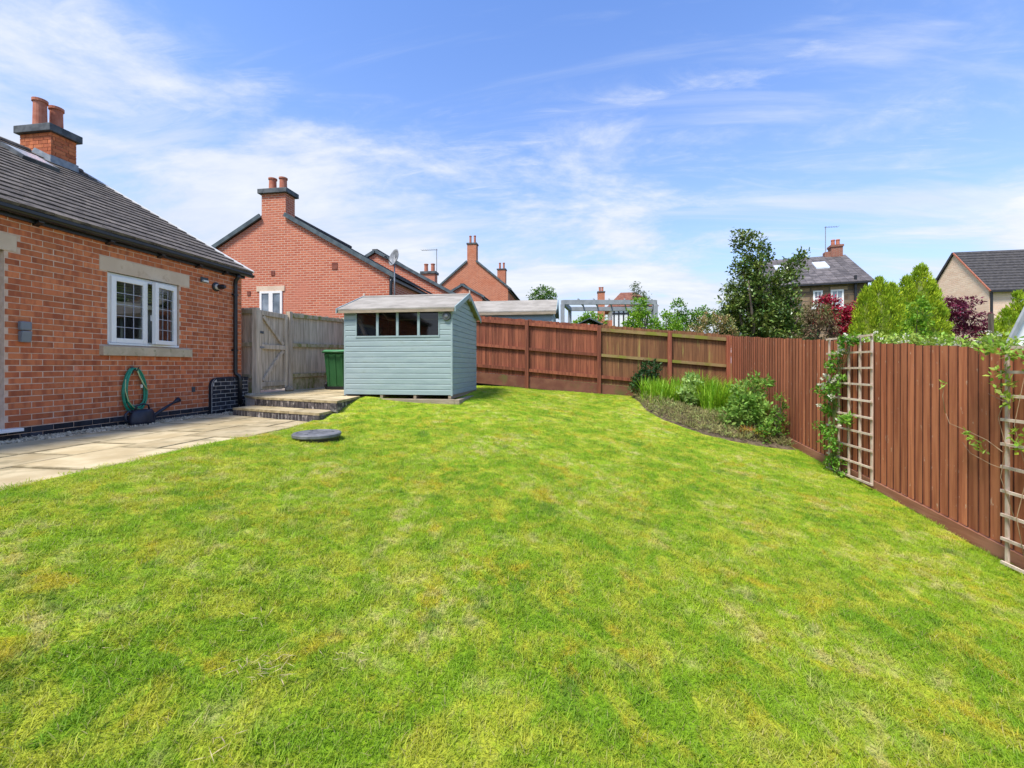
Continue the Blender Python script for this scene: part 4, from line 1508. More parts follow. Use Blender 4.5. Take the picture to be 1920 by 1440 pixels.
# roof
EZ, RZ = 2.70, 3.125
for (ya, yb, nm) in ((SY0 - .10, sy_mid, 'roof_felt'), (SY1 + .10, sy_mid, 'roof_felt')):
    e0, r0 = EZ - .0, RZ
    cnr = [(SX0 - .085, ya, e0), (SX1 + .075, ya, e0), (SX1 + .075, yb, r0), (SX0 - .085, yb, r0)]
    if ya > yb:
        cnr = cnr[::-1]
    MB().hexa(cnr, [(x, y, z + .028) for x, y, z in cnr]).build(nm, FELT, sh)
MB().hexa([(SX0 - .08, sy_mid - .10, RZ - .005), (SX1 + .07, sy_mid - .10, RZ - .005), (SX1 + .07, sy_mid, RZ + .032), (SX0 - .08, sy_mid, RZ + .032)],
          [(SX0 - .08, sy_mid - .10, RZ + .001), (SX1 + .07, sy_mid - .10, RZ + .001), (SX1 + .07, sy_mid, RZ + .040), (SX0 - .08, sy_mid, RZ + .040)]).build('ridge_felt', FELT, sh)
MB().box(SX0 - .07, SX1 + .055, SY0 - .098, SY0 - .075, EZ - .055, EZ - .002).build('eaves_fascia', SLEEPER, sh)
for x in (SX1 + .077, SX0 - .107):
    for (ya, za, yb, zb) in ((SY0 - .12, EZ - .01, sy_mid, RZ + .0), (SY1 + .12, EZ - .01, sy_mid, RZ + .0)):
        MB().hexa([(x, ya, za - .05), (x + .02, ya, za - .05), (x + .02, yb, zb - .05), (x, yb, zb - .05)] if ya < yb else [(x, yb, zb - .05), (x + .02, yb, zb - .05), (x + .02, ya, za - .05), (x, ya, za - .05)],
                  [(x, ya, za + .045), (x + .02, ya, za + .045), (x + .02, yb, zb + .045), (x, yb, zb + .045)] if ya < yb else [(x, yb, zb + .045), (x + .02, yb, zb + .045), (x + .02, ya, za + .045), (x, ya, za + .045)]).build('barge_board', SHEDP, sh)
    MB().hexa([(x - .004, sy_mid - .03, RZ - .13), (x + .024, sy_mid - .03, RZ - .13), (x + .024, sy_mid + .03, RZ - .13), (x - .004, sy_mid + .03, RZ - .13)],
              [(x - .002, sy_mid - .012, RZ + .10), (x + .022, sy_mid - .012, RZ + .10), (x + .022, sy_mid + .012, RZ + .10), (x - .002, sy_mid + .012, RZ + .10)]).build('finial', TRELLIS, sh)
# floor joists and the sleepers it stands on
for x in (-4.44, -3.70, -3.02, -2.33):
    MB().box(x - .025, x + .03, SY0 + .01, SY1, SZ - .075, SZ - .001).build('floor_joist', SLEEPER, sh)
sp_ = thing('sleeper_base', 'low pale timber base frame under the shed', 'base frame', (-3.3, 8.8, .92))
MB().box(-4.02, -2.21, 7.76, 7.86, .80, .988).build('sleeper', SLEEPER, sp_, bevel=.008)
MB().box(-2.21, -2.11, 7.765, 9.9, .80, .985).build('sleeper', SLEEPER, sp_, bevel=.008)
MB().box(-4.45, -2.22, 7.87, 9.9, .80, .95).build('base_fill', SOIL, sp_)
lp = thing('bulkhead_lamp', 'round grey bulkhead lamp on the shed front beside the panes', 'lamp', (-2.378, SY0, 2.573))
MB().lathe([(.082, 0), (.088, .02), (.08, .045), (.06, .05)], (-2.378, SY0 + .002, 2.565), 20, 'y').build('housing', CAPST, lp)
MB().lathe([(.042, .045), (.036, .06), (.02, .066)], (-2.378, SY0 + .002, 2.565), 16, 'y').build('lens', GREYMETAL, lp)
pk = MB().bar((-4.26, SY0 + .16, 2.56), (-3.98, SY0 + .12, 2.03), .05, .075, (0, 1, 0))
tag(pk.build('timber_plank', TRELLIS), 'pale timber plank leaning inside the shed behind its left pane', 'plank')

# ------------------------------------------------------------------ wheelie bin, manhole
wb_ = thing('wheelie_bin', 'green plastic wheelie bin between the shed and the grey fence', 'bin', (-5.72, 9.9, 1.04))
q = MB()
q.hexa([(-5.95, 9.68, 1.09), (-5.47, 9.68, 1.09), (-5.47, 10.18, 1.09), (-5.95, 10.18, 1.09)], [(-6.0, 9.60, 1.93), (-5.43, 9.60, 1.93), (-5.43, 10.27, 1.93), (-6.0, 10.27, 1.93)])
q.build('bin_body', BIN, wb_, bevel=.02)
MB().box(-6.02, -5.41, 9.58, 10.29, 1.93, 1.965).build('bin_rim', BIN, wb_, bevel=.008)
q = MB().hexa([(-6.03, 9.56, 1.967), (-5.40, 9.56, 1.967), (-5.40, 10.30, 1.967), (-6.03, 10.30, 1.967)], [(-5.98, 9.62, 2.01), (-5.45, 9.62, 2.01), (-5.45, 10.28, 2.03), (-5.98, 10.28, 2.03)])
q.build('bin_lid', M('bin_lid_plastic', (.05, .20, .075), (.09, .26, .11), 4, rough=.5, bump=.08), wb_, bevel=.008)
for x in (-6.03, -5.45):
    MB().lathe([(.10, 0), (.10, .05)], (x, 9.78, 1.14), 16, 'x').build('wheel', BLACKP, wb_)
MB().box(-5.95, -5.47, 9.66, 9.70, 1.045, 1.12).build('bin_foot', BLACKP, wb_)
for x in (-5.90, -5.72, -5.54):
    MB().hexa([(x - .02, 9.664, 1.12), (x + .02, 9.664, 1.12), (x + .02, 9.69, 1.12), (x - .02, 9.69, 1.12)], [(x - .025, 9.588, 1.90), (x + .025, 9.588, 1.90), (x + .025, 9.62, 1.90), (x - .025, 9.62, 1.90)]).build('moulded_rib', BIN, wb_)
MB().tube([(-6.0, 9.54, 1.955), (-5.72, 9.53, 1.955), (-5.43, 9.54, 1.955)], .018, 8).build('lid_grip', BIN, wb_, smooth=True)

mh = thing('manhole_cover', 'round raised grey plastic manhole cover standing in the lawn by the patio', 'manhole cover', (-3.30, 5.13, .70))
MB().lathe([(.268, .0), (.268, .07)], (-3.30, 5.13, .64), 32).build('chamber_riser', BLACKP, mh, smooth=False)
MB().lathe([(.285, .0), (.296, .012), (.296, .040), (.282, .052), (.24, .056), (.235, .050), (.10, .052), (.095, .046), (.02, .047)], (-3.30, 5.13, .705), 36).build('cover', MANH, mh)
for k in range(3):
    a = k * 2.094 + .4
    MB().lathe([(.02, 0), (.02, .006)], (-3.30 + .19 * math.cos(a), 5.13 + .19 * math.sin(a), .756), 8).build('cover_lug', MANH, mh)


# ------------------------------------------------------------------ neighbouring houses
def gable_house(name, label, y0, y1, xw, xr, ze, zr, zb, brick, over=.19, chim=None, chim_y=None, group=None, built_roof=True, w2=None):
    """ridge along y; garden-side wall at x=xw, ridge at x=xr, symmetric; near gable at y0"""
    h = thing(name, label, 'house', ((xr), (y0 + y1) / 2, zb), group)
    xl = 2 * xr - xw if w2 is None else w2
    sl = (zr - ze) / (xw + over - xr)
    zw = zr - sl * (xw - xr) - .06
    q = MB()
    pts = [(xw, zb), (xw, zw), (xr, zr - .08), (xl, zw), (xl, zb)]
    i = len(q.v)
    q.v += [(x, y0, z) for x, z in pts] + [(x, y1, z) for x, z in pts]
    q.f += [(i, i + 1, i + 2, i + 3, i + 4), (i + 9, i + 8, i + 7, i + 6, i + 5)]
    for k in range(5):
        q.f.append((i + (k + 1) % 5, i + k, i + 5 + k, i + 5 + (k + 1) % 5))
    q.build('wall', brick, h)
    # roof with stepped tile courses
    rr = MB()
    for sgn, xe in ((1, xw + over), (-1, xl - over)):
        N = 18
        yA, yB = (y0 + .004 if chim and abs(chim[1] - y0) < .1 else y0 - .06), y1 + .06
        for k in range(N):
            a, b = k / N, (k + 1.08) / N
            b = min(b, 1)
            xa, xb_ = xe + (xr - xe) * a, xe + (xr - xe) * b
            za, zb_ = ze + (zr - ze) * a, ze + (zr - ze) * b
            c4 = [(xa, yA, za), (xa, yB, za), (xb_, yB, zb_), (xb_, yA, zb_)]
            if sgn < 0:
                c4 = c4[::-1]
            t4 = [(x, y, z + (.055 if abs(x - xa) < 1e-6 else .025)) for x, y, z in c4]
            rr.hexa(c4, t4)
    roof = rr.build('roof', ROOFTILE, h)
    for xe in (xw + over, xl - over):
        vq = MB()
        f_ = 1.0 - (chim[2] / 2 / abs(xr - xe) if chim and abs(chim[1] - y0) < .1 else 0)
        vq.bar((xe, y0 - .075, ze + .01), (xe + (xr - xe) * f_, y0 - .075, ze + (zr - ze) * f_ + .01), .06, .13, (0, 0, 1))
        vq.build('verge', VERGE, roof)
    MB().box(xw, xw + .12, y0 - .02, y1, ze - .11, ze + .0).build('gutter', BLACKP, h)
    MB().box(xr - .12, xr + .12, (y0 + .62 if chim and abs(chim[1] - y0) < .1 else y0 - .09), y1 + .09, zr + .005, zr + .085).build('ridge_tiles', ROOFTILE, roof)
    if chim:
        cx, cy, cw, cd, ct, kw = chim
        chimney(h, cx - cw / 2, cx + cw / 2, cy, cy + cd, zr - .75, ct, kw['pots'], brick, caph=kw.get('caph', .15), over=kw.get('over', .075), pr=kw.get('pr', .12), ph_=kw.get('ph', .42))
    return h


NB = gable_house('brick_house', 'red brick house with plain gable and chimney beyond the gate', 12.65, 17.3, -5.68, -9.66, 4.40, 6.74, 1.5, HOUSE_BRICK,
                 chim=(-9.66, 12.646, .86, .46, 7.23, dict(pots=[(-9.86, 12.87), (-9.48, 12.87)], ph=.44, over=.09)))
# gable chimney breast shows flush with the gable: brick shoulder under the stack
MB().box(-10.088, -9.232, 12.647, 12.70, 5.9, 6.9).build('chimney_breast', HOUSE_BRICK, NB)
MB().box(-10.26, -9.26, 12.625, 12.70, 4.05, 4.225).build('lintel', STONE, NB)
q = MB()
a, b, c, d = -10.14, -9.34, 2.75, 4.05
q.box(a, a + .07, 12.61, 12.66, c, d).box(b - .07, b, 12.61, 12.66, c, d).box(a + .07, b - .07, 12.61, 12.66, d - .07, d).box((a + b) / 2 - .07, (a + b) / 2 + .07, 12.608, 12.66, c, d - .07).box(a + .07, b - .07, 12.61, 12.66, c, c + .07)
wo_ = q.build('window', UPVC, NB)
for s0, s1 in ((a + .07, (a + b) / 2 - .07), ((a + b) / 2 + .07, b - .07)):
    MB().box(s0, s1, 12.635, 12.645, c + .07, d - .07).build('pane', FARGLASS, wo_)
for (x, z, s_) in ((-9.68, 4.64, .075), (-10.55, 4.0, .07), (-7.52, 4.80, .11)):
    MB().box(x - s_ / 1.2, x + s_ / 1.2, 12.63, 12.66, z - s_, z + s_).build('air_vent', M('vent_clay', (.16, .045, .03), (.24, .08, .05), 9), NB)
q = MB()
q.tube([(-5.60, 12.62, 4.32), (-5.62, 12.60, 4.25), (-5.63, 12.60, 1.6)], .05, 8)
q.build('downpipe', BLACKP, NB, smooth=True)
MB().box(-5.75, -5.66, 13.4, 14.5, 3.65, 3.85).build('lintel', STONE, NB)
sd_ = thing('satellite_dish', 'grey satellite dish on a pole at the corner of the gabled brick house', 'satellite dish', (-5.42, 12.42, 3.4))
MB().tube([(-5.42, 12.42, 3.3), (-5.42, 12.42, 4.95)], .022, 8).build('mast', GREYMETAL, sd_, smooth=True)
MB().bar((-5.64, 12.64, 3.62), (-5.42, 12.42, 3.62), .04, .05).build('wall_bracket', BLACKP, sd_)
q = MB()
n = 18
cen = Vector((-5.42, 12.36, 4.93))
fwd = Vector((-.55, -.80, .25)).normalized()
sx = fwd.cross(Vector((0, 0, 1))).normalized()
sy = sx.cross(fwd)
rings = [(0, -.07), (.12, -.055), (.20, -.025), (.245, .01)]
for r_, h_ in rings:
    for k in range(n):
        t_ = 2 * math.pi * k / n
        q.v.append(tuple(cen + sx * (r_ * math.cos(t_)) + sy * (r_ * 1.08 * math.sin(t_)) + fwd * h_))
for j in range(3):
    for k in range(n):
        q.f.append((j * n + k, j * n + (k + 1) % n, (j + 1) * n + (k + 1) % n, (j + 1) * n + k))
dish = q.build('reflector', GREYMETAL, sd_, smooth=True)
sm = dish.modifiers.new('thickness', 'SOLIDIFY')
sm.thickness = .012
q = MB()
tip = cen + fwd * .26 - sy * .10
q.tube([cen - sy * .22, tip], .012, 6)
q.tube([tip - fwd * .04, tip + fwd * .05], .03, 8)
q.build('feed_arm', CAPST, sd_)

H3 = gable_house('brick_house', 'middle red brick house of the row with only its gable slope showing', 18.0, 25.6, -4.76, -8.74, 4.42, 6.73, 1.7, HOUSE_BRICK,
                 chim=(-8.74, 24.95, .84, .5, 7.22, dict(pots=[(-8.95, 25.2), (-8.52, 25.2)], ph=.5)))


def aerial(label, base, h_, boom, n, dirx):
    t_ = thing('tv_aerial', label, 'aerial', base)
    bx_, by_, bz = base
    MB().tube([(bx_, by_, bz), (bx_, by_, bz + h_)], .022, 6).build('mast', GREYMETAL, t_)
    z = bz + h_ - .05
    q = MB()
    q.tube([(bx_ + dirx * .05, by_, z), (bx_ - dirx * boom, by_, z)], .016, 5)
    for k in range(n):
        x = bx_ - dirx * boom * k / (n - 1)
        q.tube([(x, by_ - .16, z + .01), (x, by_ + .16, z + .01)], .008, 4)
    q.build('boom', GREYMETAL, t_)
    return t_


aerial('thin television aerial on the chimney of the middle brick house', (-8.25, 25.1, 7.2), 1.55, .95, 8, 1)

H4 = gable_house('brick_house', 'distant tall orange brick gable house with central chimney', 32.3, 40, -4.95, -7.80, 7.45, 10.05, 2.3, FAR_BRICK, over=.25,
                 chim=(-7.80, 32.296, .72, .6, 11.05, dict(pots=[(-7.97, 32.6), (-7.62, 32.6)], ph=.62, pr=.09, over=.05, caph=.12)))
MB().box(-8.158, -7.442, 32.297, 32.36, 9.2, 10.2).build('chimney_breast', FAR_BRICK, H4)
chimney(H4, -6.45, -5.75, 36.0, 36.6, 8.2, 9.85, [(-6.27, 36.3), (-5.93, 36.3)], FAR_BRICK, pr=.09, ph_=.55, over=.05, caph=.1)
H5 = gable_house('brick_outbuilding', 'small orange brick gable with grey verge in front of the distant tall house', 26.2, 29.5, -5.65, -6.93, 5.92, 6.72, 2.0, FAR_BRICK, over=.15)
H5['category'] = 'outbuilding'

# neighbour's second shed beyond the back fence
s2 = thing('garden_shed', 'long grey-green shed with felt roof behind the red back fence', 'shed', (-1.7, 12.9, 1.2))
a, b, y0, y1 = -3.6, -.56, 12.25, 14.0
ym = (y0 + y1) / 2
for k in range(15):
    q = MB()
    z = 1.3 + k * .125
    clad_profile(q, 'x', a + .02, b - .02, y0 + .02, z, .122, -1)
    q.build('cladding_board', SHEDP, s2)
    q = MB()
    half = min((y1 - y0) / 2 - .03, (3.62 - z - .122) / .46 * .87)
    clad_profile(q, 'y', ym - half, ym + half, b - .02, z, .122, 1)
    q.build('cladding_board', SHEDP, s2)
MB().box(a, b - .02, y0 + .02, y1, 1.2, 3.1).build('shed_body', SHEDP, s2)
MB().hexa([(b - .04, y0 + .03, 3.1), (b - .021, y0 + .03, 3.1), (b - .021, ym, 3.58), (b - .04, ym, 3.58)], [(b - .04, y1 - .03, 3.1), (b - .021, y1 - .03, 3.1), (b - .021, ym + .01, 3.58), (b - .04, ym + .01, 3.58)]).build('gable_infill', SHEDP, s2)
for x in (a + .7, -1.39, b - .03):
    MB().box(x - .03, x + .03, y0 - .012, y0 + .02, 1.3, 3.12).build('batten', SHEDP, s2)
for (ya, yb) in ((y0 - .1, ym), (y1 + .1, ym)):
    c4 = [(a - .08, ya, 3.17), (b + .08, ya, 3.17), (b + .08, yb, 3.62), (a - .08, yb, 3.62)]
    c4 = c4 if ya < yb else c4[::-1]
    MB().hexa(c4, [(x, y, z + .03) for x, y, z in c4]).build('roof_felt', FELT, s2)
    MB().bar((b + .092, ya, 3.17), (b + .092, yb, 3.62), .02, .11, (0, 0, 1)).build('barge_board', SHEDP, s2)
MB().box(a - .07, b + .07, y0 - .098, y0 - .08, 3.09, 3.168).build('eaves_fascia', SLEEPER, s2)

# pergola
pg = thing('pergola', 'grey timber pergola frame above the back fence among green shrubs', 'pergola', (1.4, 17, 1.6))
p0, p1 = (-.40, 16.11), (3.05, 16.61)
p2, p3 = (-.15, 18.06), (3.32, 18.56)
zt = 4.09
for p in (p0, p1, p2, p3):
    MB().box(p[0] - .075, p[0] + .075, p[1] - .075, p[1] + .075, 1.2, zt - .17).build('post', PERGOLA, pg)
for p, q_, e in ((p0, p1, 0.0), (p2, p3, 0.0), (p0, p2, -.001), (p1, p3, -.001)):
    MB().bar((*p, zt - .085 + e), (*q_, zt - .085 + e), .12, .165).build('beam', PERGOLA, pg)
for k in range(1, 6):
    f = k / 6
    A, B = Vector(p0).lerp(Vector(p1), f), Vector(p2).lerp(Vector(p3), f)
    MB().bar((*A, zt + .03), (*B, zt + .03), .05, .06).build('rafter', PERGOLA, pg)

sr = thing('small_shed', 'small dark grey apex-roofed shed just showing over the back fence', 'shed', (.71, 19.3, 2.0))
q = MB().hexa([(.25, 19.2, 2.0), (1.17, 19.3, 2.0), (1.1, 21, 2.0), (.2, 21, 2.0)], [(.25, 19.2, 3.46), (1.17, 19.3, 3.46), (1.1, 21, 3.46), (.2, 21, 3.46)])
q.build('shed_wall', CAPST, sr)
for (xa, xb_) in ((.12, .71), (1.30, .71)):
    c4 = [(xa, 19.1, 3.42), (xb_, 19.1, 3.70), (xb_, 21.1, 3.70), (xa, 21.1, 3.42)]
    c4 = c4 if xa < xb_ else c4[::-1]
    MB().hexa(c4, [(x, y, z + .05) for x, y, z in c4]).build('roof_slope', VERGE, sr)

# half-timbered house far behind
ht = thing('half_timbered_house', 'distant half-timbered house with red chimney stack behind the pergola', 'house', (5.8, 49, 3))
MB().box(4.2, 8.4, 47.4, 54, 2, 8.05).build('wall', CANOPY, ht)
for k in range(9):
    x = 4.3 + k * .5
    MB().box(x, x + .14, 47.36, 47.4, 5.2, 8.0).build('timber_stud', BLACKP, ht)
for z in (7.2, 8.0, 5.1):
    MB().box(4.2, 8.4, 47.355, 47.41, z, z + .16).build('timber_rail', BLACKP, ht)
MB().box(4.2, 8.4, 47.2, 47.39, 2, 5.1).build('lower_wall', CAPST, ht)
rq = MB()
rq.hexa([(3.6, 47.0, 8.0), (9.0, 47.0, 8.0), (9.0, 54.4, 8.0), (3.6, 54.4, 8.0)], [(5.3, 49.5, 9.9), (6.9, 49.5, 9.9), (6.9, 52, 9.9), (5.3, 52, 9.9)])
rq.build('roof', M('red_clay_tiles', (.16, .06, .04), (.23, .10, .065), 4, rough=.9), ht)
chimney(ht, 2.62, 3.35, 46.9, 47.7, 2.5, 9.55, [(2.85, 47.3), (3.12, 47.3)], FAR_BRICK, pr=.12, ph_=.5, over=.06, caph=.12)
MB().box(3.35, 4.2, 47.6, 53, 2.5, 6.6).build('side_wall', FAR_BRICK, ht)

# stone house with slate roof
sh_ = thing('stone_house', 'dark sandstone house with slate roof behind the holly tree', 'house', (13, 28.5, 1))
ST = (16.42, 26.62)
dv = Vector((.977, -.213, 0)).normalized()
dn = Vector((-dv.y, dv.x, 0))
Pst = lambda u, v, z: (ST[0] + dv.x * u + dn.x * v, ST[1] + dv.y * u + dn.y * v, z)


def obox(u0, u1, v0, v1, z0, z1, mb=None):
    mb = mb or MB()
    mb.hexa([Pst(u0, v0, z0), Pst(u1, v0, z0), Pst(u1, v1, z0), Pst(u0, v1, z0)], [Pst(u0, v0, z1), Pst(u1, v0, z1), Pst(u1, v1, z1), Pst(u0, v1, z1)])
    return mb


obox(-4.7, 0, 0, 8, .5, 6.36).build('wall', STONEWALL, sh_)
rq = MB()
NS = 12
for k in range(NS):
    f0, f1 = k / NS, min(1, (k + 1.1) / NS)
    ra = lambda f: (-7.85, .22 + .0 * f, -.25 + 4.25 * f, 6.37 + 2.42 * f)
    nseg = 13
    for s_ in range(nseg):
        u0 = -4.9 + 5.12 * s_ / nseg
        u1 = -4.9 + 5.12 * (s_ + .97) / nseg
        rq.hexa([Pst(u0, ra(f0)[2], ra(f0)[3]), Pst(u1, ra(f0)[2], ra(f0)[3]), Pst(u1, ra(f1)[2], ra(f1)[3]), Pst(u0, ra(f1)[2], ra(f1)[3])],
                [Pst(u0, ra(f0)[2], ra(f0)[3] + .05), Pst(u1, ra(f0)[2], ra(f0)[3] + .05), Pst(u1, ra(f1)[2], ra(f1)[3] + .03), Pst(u0, ra(f1)[2], ra(f1)[3] + .03)])
srf = rq.build('roof', SLATE, sh_)
MB().hexa([Pst(-4.9, 4.0, 8.78), Pst(.22, 4.0, 8.78), Pst(.22, 8.25, 6.37), Pst(-4.9, 8.25, 6.37)], [Pst(-4.9, 4.0, 8.84), Pst(.22, 4.0, 8.84), Pst(.22, 8.25, 6.43), Pst(-4.9, 8.25, 6.43)]).build('back_slope', SLATE, srf)
gq = MB()
gq.hexa([Pst(-.02, 0, 6.3), Pst(-.02, 4, 8.7), Pst(-.02, 8, 6.3)], [Pst(0, 0, 6.3), Pst(0, 4, 8.7), Pst(0, 8, 6.3)])
gq.build('gable_wall', STONEWALL, sh_)
gq = MB()
gq.hexa([Pst(-4.7, 0, 6.3), Pst(-4.7, 4, 8.7), Pst(-4.7, 8, 6.3)], [Pst(-4.68, 0, 6.3), Pst(-4.68, 4, 8.7), Pst(-4.68, 8, 6.3)])
gq.build('gable_wall', STONEWALL, sh_)
obox(-4.9, .22, -.33, -.22, 6.27, 6.36).build('gutter', BLACKP, sh_)
obox(-.66, -.55, -.12, -.01, .6, 6.75).build('downpipe', BLACKP, sh_)
for (u0, u1, z0, z1, six) in ((-1.76, -1.14, 4.98, 6.0, True), (-2.62, -2.15, 5.05, 6.0, False)):
    q = MB()
    obox(u0, u0 + .09, -.04, .02, z0, z1, q)
    obox(u1 - .09, u1, -.04, .02, z0, z1, q)
    obox(u0 + .09, u1 - .09, -.04, .02, z1 - .09, z1, q)
    obox(u0 + .09, u1 - .09, -.04, .02, z0, z0 + .09, q)
    obox((u0 + u1) / 2 - .02, (u0 + u1) / 2 + .02, -.042, .02, z0 + .09, z1 - .09, q)
    obox(u0 + .09, u1 - .09, -.038, .02, (z0 + z1) / 2 - .03, (z0 + z1) / 2 + .03, q)
    w_o = q.build('window', UPVC, sh_)
    obox(u0 + .09, u1 - .09, -.02, -.01, z0 + .09, z1 - .09).build('pane', FARGLASS, w_o)
    obox(u0 - .1, u1 + .1, -.10, -.005, z0 - .13, z0 - .005).build('window_sill', CANOPY, w_o)
for (u0, u1, f0, f1) in ((-1.95, -1.25, .50, .72), (-4.1, -3.6, .48, .70)):
    P4 = lambda u, f, h_: Pst(u, -.25 + 4.25 * f, 6.37 + 2.42 * f + h_)
    MB().hexa([P4(u0, f0, .04), P4(u1, f0, .04), P4(u1, f1, .04), P4(u0, f1, .04)], [P4(u0, f0, .14), P4(u1, f0, .14), P4(u1, f1, .14), P4(u0, f1, .14)]).build('roof_window', SKYGLASS, srf)
q = MB()
obox(-.62, .0, 3.75, 4.42, 8.1, 9.35, q)
obox(-.67, .05, 3.70, 4.47, 9.35, 9.48, q)
obox(-.95, -.625, 3.85, 4.3, 8.3, 9.08, q)
sc_ = q.build('chimney', brick_mat('sooty_brickwork', (.24, .07, .045), (.34, .12, .075), (.20, .08, .06), (.30, .22, .17)), sh_)
for u in (-.45, -.18):
    c = Pst(u, 4.07, 9.48)
    MB().lathe([(.11, 0), (.10, .3), (.12, .33), (.11, .40)], c, 12).build('chimney_pot', POT, sc_)
c = Pst(-.86, 4.05, 9.05)
aerial('tall thin television aerial beside the chimney of the stone house', c, 1.75, .75, 6, -1)

# buff brick house on the far right
bh_ = thing('buff_brick_house', 'buff brick house with steep dark tiled roof on the far right', 'house', (34, 40, 1))
O = Vector((31.05, 37.0, 0))
dv2 = Vector((math.cos(R(-2)), math.sin(R(-2)), 0))     # along the ridge, to the right
dn2 = Vector((-dv2.y, dv2.x, 0))
Pb = lambda u, v, z: (O.x + dv2.x * u + dn2.x * v, O.y + dv2.y * u + dn2.y * v, z)
q = MB()
hw, zee, zrr = 3.1, 7.26, 10.95
q.hexa([Pb(0, 0, 1), Pb(12, 0, 1), Pb(12, 2 * hw, 1), Pb(0, 2 * hw, 1)], [Pb(0, 0, zee), Pb(12, 0, zee), Pb(12, 2 * hw, zee), Pb(0, 2 * hw, zee)])
q.hexa([Pb(0, 0, zee), Pb(0, 2 * hw, zee), Pb(0, hw, zrr - .1)][::-1], [Pb(.3, 0, zee), Pb(.3, 2 * hw, zee), Pb(.3, hw, zrr - .1)][::-1])
q.build('wall', PINKBRICK, bh_)
rq = MB()
NS = 15
for k in range(NS):
    f0, f1 = k / NS, min(1, (k + 1.1) / NS)
    Q = lambda u, f, h_: Pb(u, -.25 + (hw + .25) * f, zee - .05 + (zrr - zee + .05) * f + h_)
    rq.hexa([Q(-.08, f0, 0), Q(12.2, f0, 0), Q(12.2, f1, 0), Q(-.08, f1, 0)], [Q(-.08, f0, .13), Q(12.2, f0, .13), Q(12.2, f1, .03), Q(-.08, f1, .03)])
brf = rq.build('roof', ROOFTILE, bh_)
MB().hexa([Pb(-.08, hw, zrr - .0), Pb(12.2, hw, zrr), Pb(12.2, 2 * hw + .25, zee - .05), Pb(-.08, 2 * hw + .25, zee - .05)],
          [Pb(-.08, hw, zrr + .06), Pb(12.2, hw, zrr + .06), Pb(12.2, 2 * hw + .25, zee), Pb(-.08, 2 * hw + .25, zee)]).build('back_slope', ROOFTILE, brf)
MB().bar(Pb(-.10, -.25, zee - .03), Pb(-.10, hw, zrr + .0), .06, .10).build('verge', POT, brf)
MB().bar(Pb(-.10, 2 * hw + .25, zee - .03), Pb(-.10, hw, zrr + .0), .08, .16).build('verge', BLACKP, brf)
MB().bar(Pb(-.08, -.32, zee - .06), Pb(12.2, -.32, zee - .06), .12, .12).build('gutter', BLACKP, bh_)
MB().bar(Pb(.10, -.09, 1.2), Pb(.10, -.09, zee - .1), .11, .11, (1, 0, 0)).build('downpipe', BLACKP, bh_)
for (side_, u0, u1, z0, z1) in (('g', 1.9, 2.8, 5.35, 6.75), ('f', 1.75, 3.0, 5.75, 6.95)):
    q = MB()
    Pw = (lambda u, v, z: Pb(-v, u, z)) if side_ == 'g' else (lambda u, v, z: Pb(u, -v, z))
    def wbx(ua, ub, va, vb, za, zb, mb):
        c4 = [(ua, va), (ub, va), (ub, vb), (ua, vb)]
        mb.hexa([Pw(*p, za) for p in c4], [Pw(*p, zb) for p in c4])
    wbx(u0, u0 + .1, 0, .05, z0, z1, q)
    wbx(u1 - .1, u1, 0, .05, z0, z1, q)
    wbx(u0 + .1, u1 - .1, 0, .05, z1 - .1, z1, q)
    wbx(u0 + .1, u1 - .1, 0, .05, z0, z0 + .1, q)
    wbx(u0 + .1, u1 - .1, 0, .045, (z0 + z1) / 2 - .04, (z0 + z1) / 2 + .04, q)
    w_o = q.build('window', CAPST if side_ == 'g' else GREYFRAME, bh_)
    q = MB()
    wbx(u0 + .1, u1 - .1, .01, .02, z0 + .1, z1 - .1, q)
    q.build('pane', SKYGLASS, w_o)

# white canopy at the right edge, wooden post
cn = thing('white_canopy', 'pale white sloping canopy roof just beyond the fence at the right edge', 'canopy', (8.0, 8.6, 1))
dk = Vector((.66, .75, 0)) * 1.6
A_, B_, C_ = Vector((7.03, 8.06, 1.95)), Vector((7.62, 8.14, 3.12)), Vector((8.25, 8.2, 1.95))
for (p, q_) in ((A_, B_), (B_, C_)):
    MB().hexa([p, q_, q_ + dk, p + dk][::-1] if False else [p, q_, q_ + dk, p + dk], [v + Vector((0, 0, .05)) for v in (p, q_, q_ + dk, p + dk)]).build('canopy_roof', CANOPY, cn)
n_ = Vector((-.06, .07, 0))
MB().hexa([A_ - n_ * .2 + Vector((0, 0, -1.7)), C_ - n_ * .2 + Vector((0, 0, -1.7)), C_ + n_ * .2 + Vector((0, .05, -1.7)), A_ + n_ * .2 + Vector((0, .05, -1.7))],
          [A_ - n_ * .2, C_ - n_ * .2, C_ + n_ * .2 + Vector((0, .05, 0)), A_ + n_ * .2 + Vector((0, .05, 0))]).build('canopy_side', CANOPY, cn)
MB().hexa([A_ + Vector((.02, .03, 0)), C_ + Vector((-.02, .03, 0)), B_ + Vector((0, .03, -.02))], [A_ + Vector((.02, .06, 0)), C_ + Vector((-.02, .06, 0)), B_ + Vector((0, .06, -.02))]).build('canopy_gable', CANOPY, cn)
for (p, q_) in ((A_, B_), (B_, C_)):
    MB().bar(p - dk * .015, q_ - dk * .015, .04, .07).build('canopy_edge', PERGOLA, cn)
tag(MB().box(8.675, 8.735, 10.3, 10.36, .2, 2.72).build('wooden_post', BARK), 'thin brown wooden post standing beyond the right fence', 'post')


# ------------------------------------------------------------------ plants
def rvec(r_):
    while True:
        v = Vector((r_.uniform(-1, 1), r_.uniform(-1, 1), r_.uniform(-1, 1)))
        if .05 < v.length < 1:
            return v.normalized()


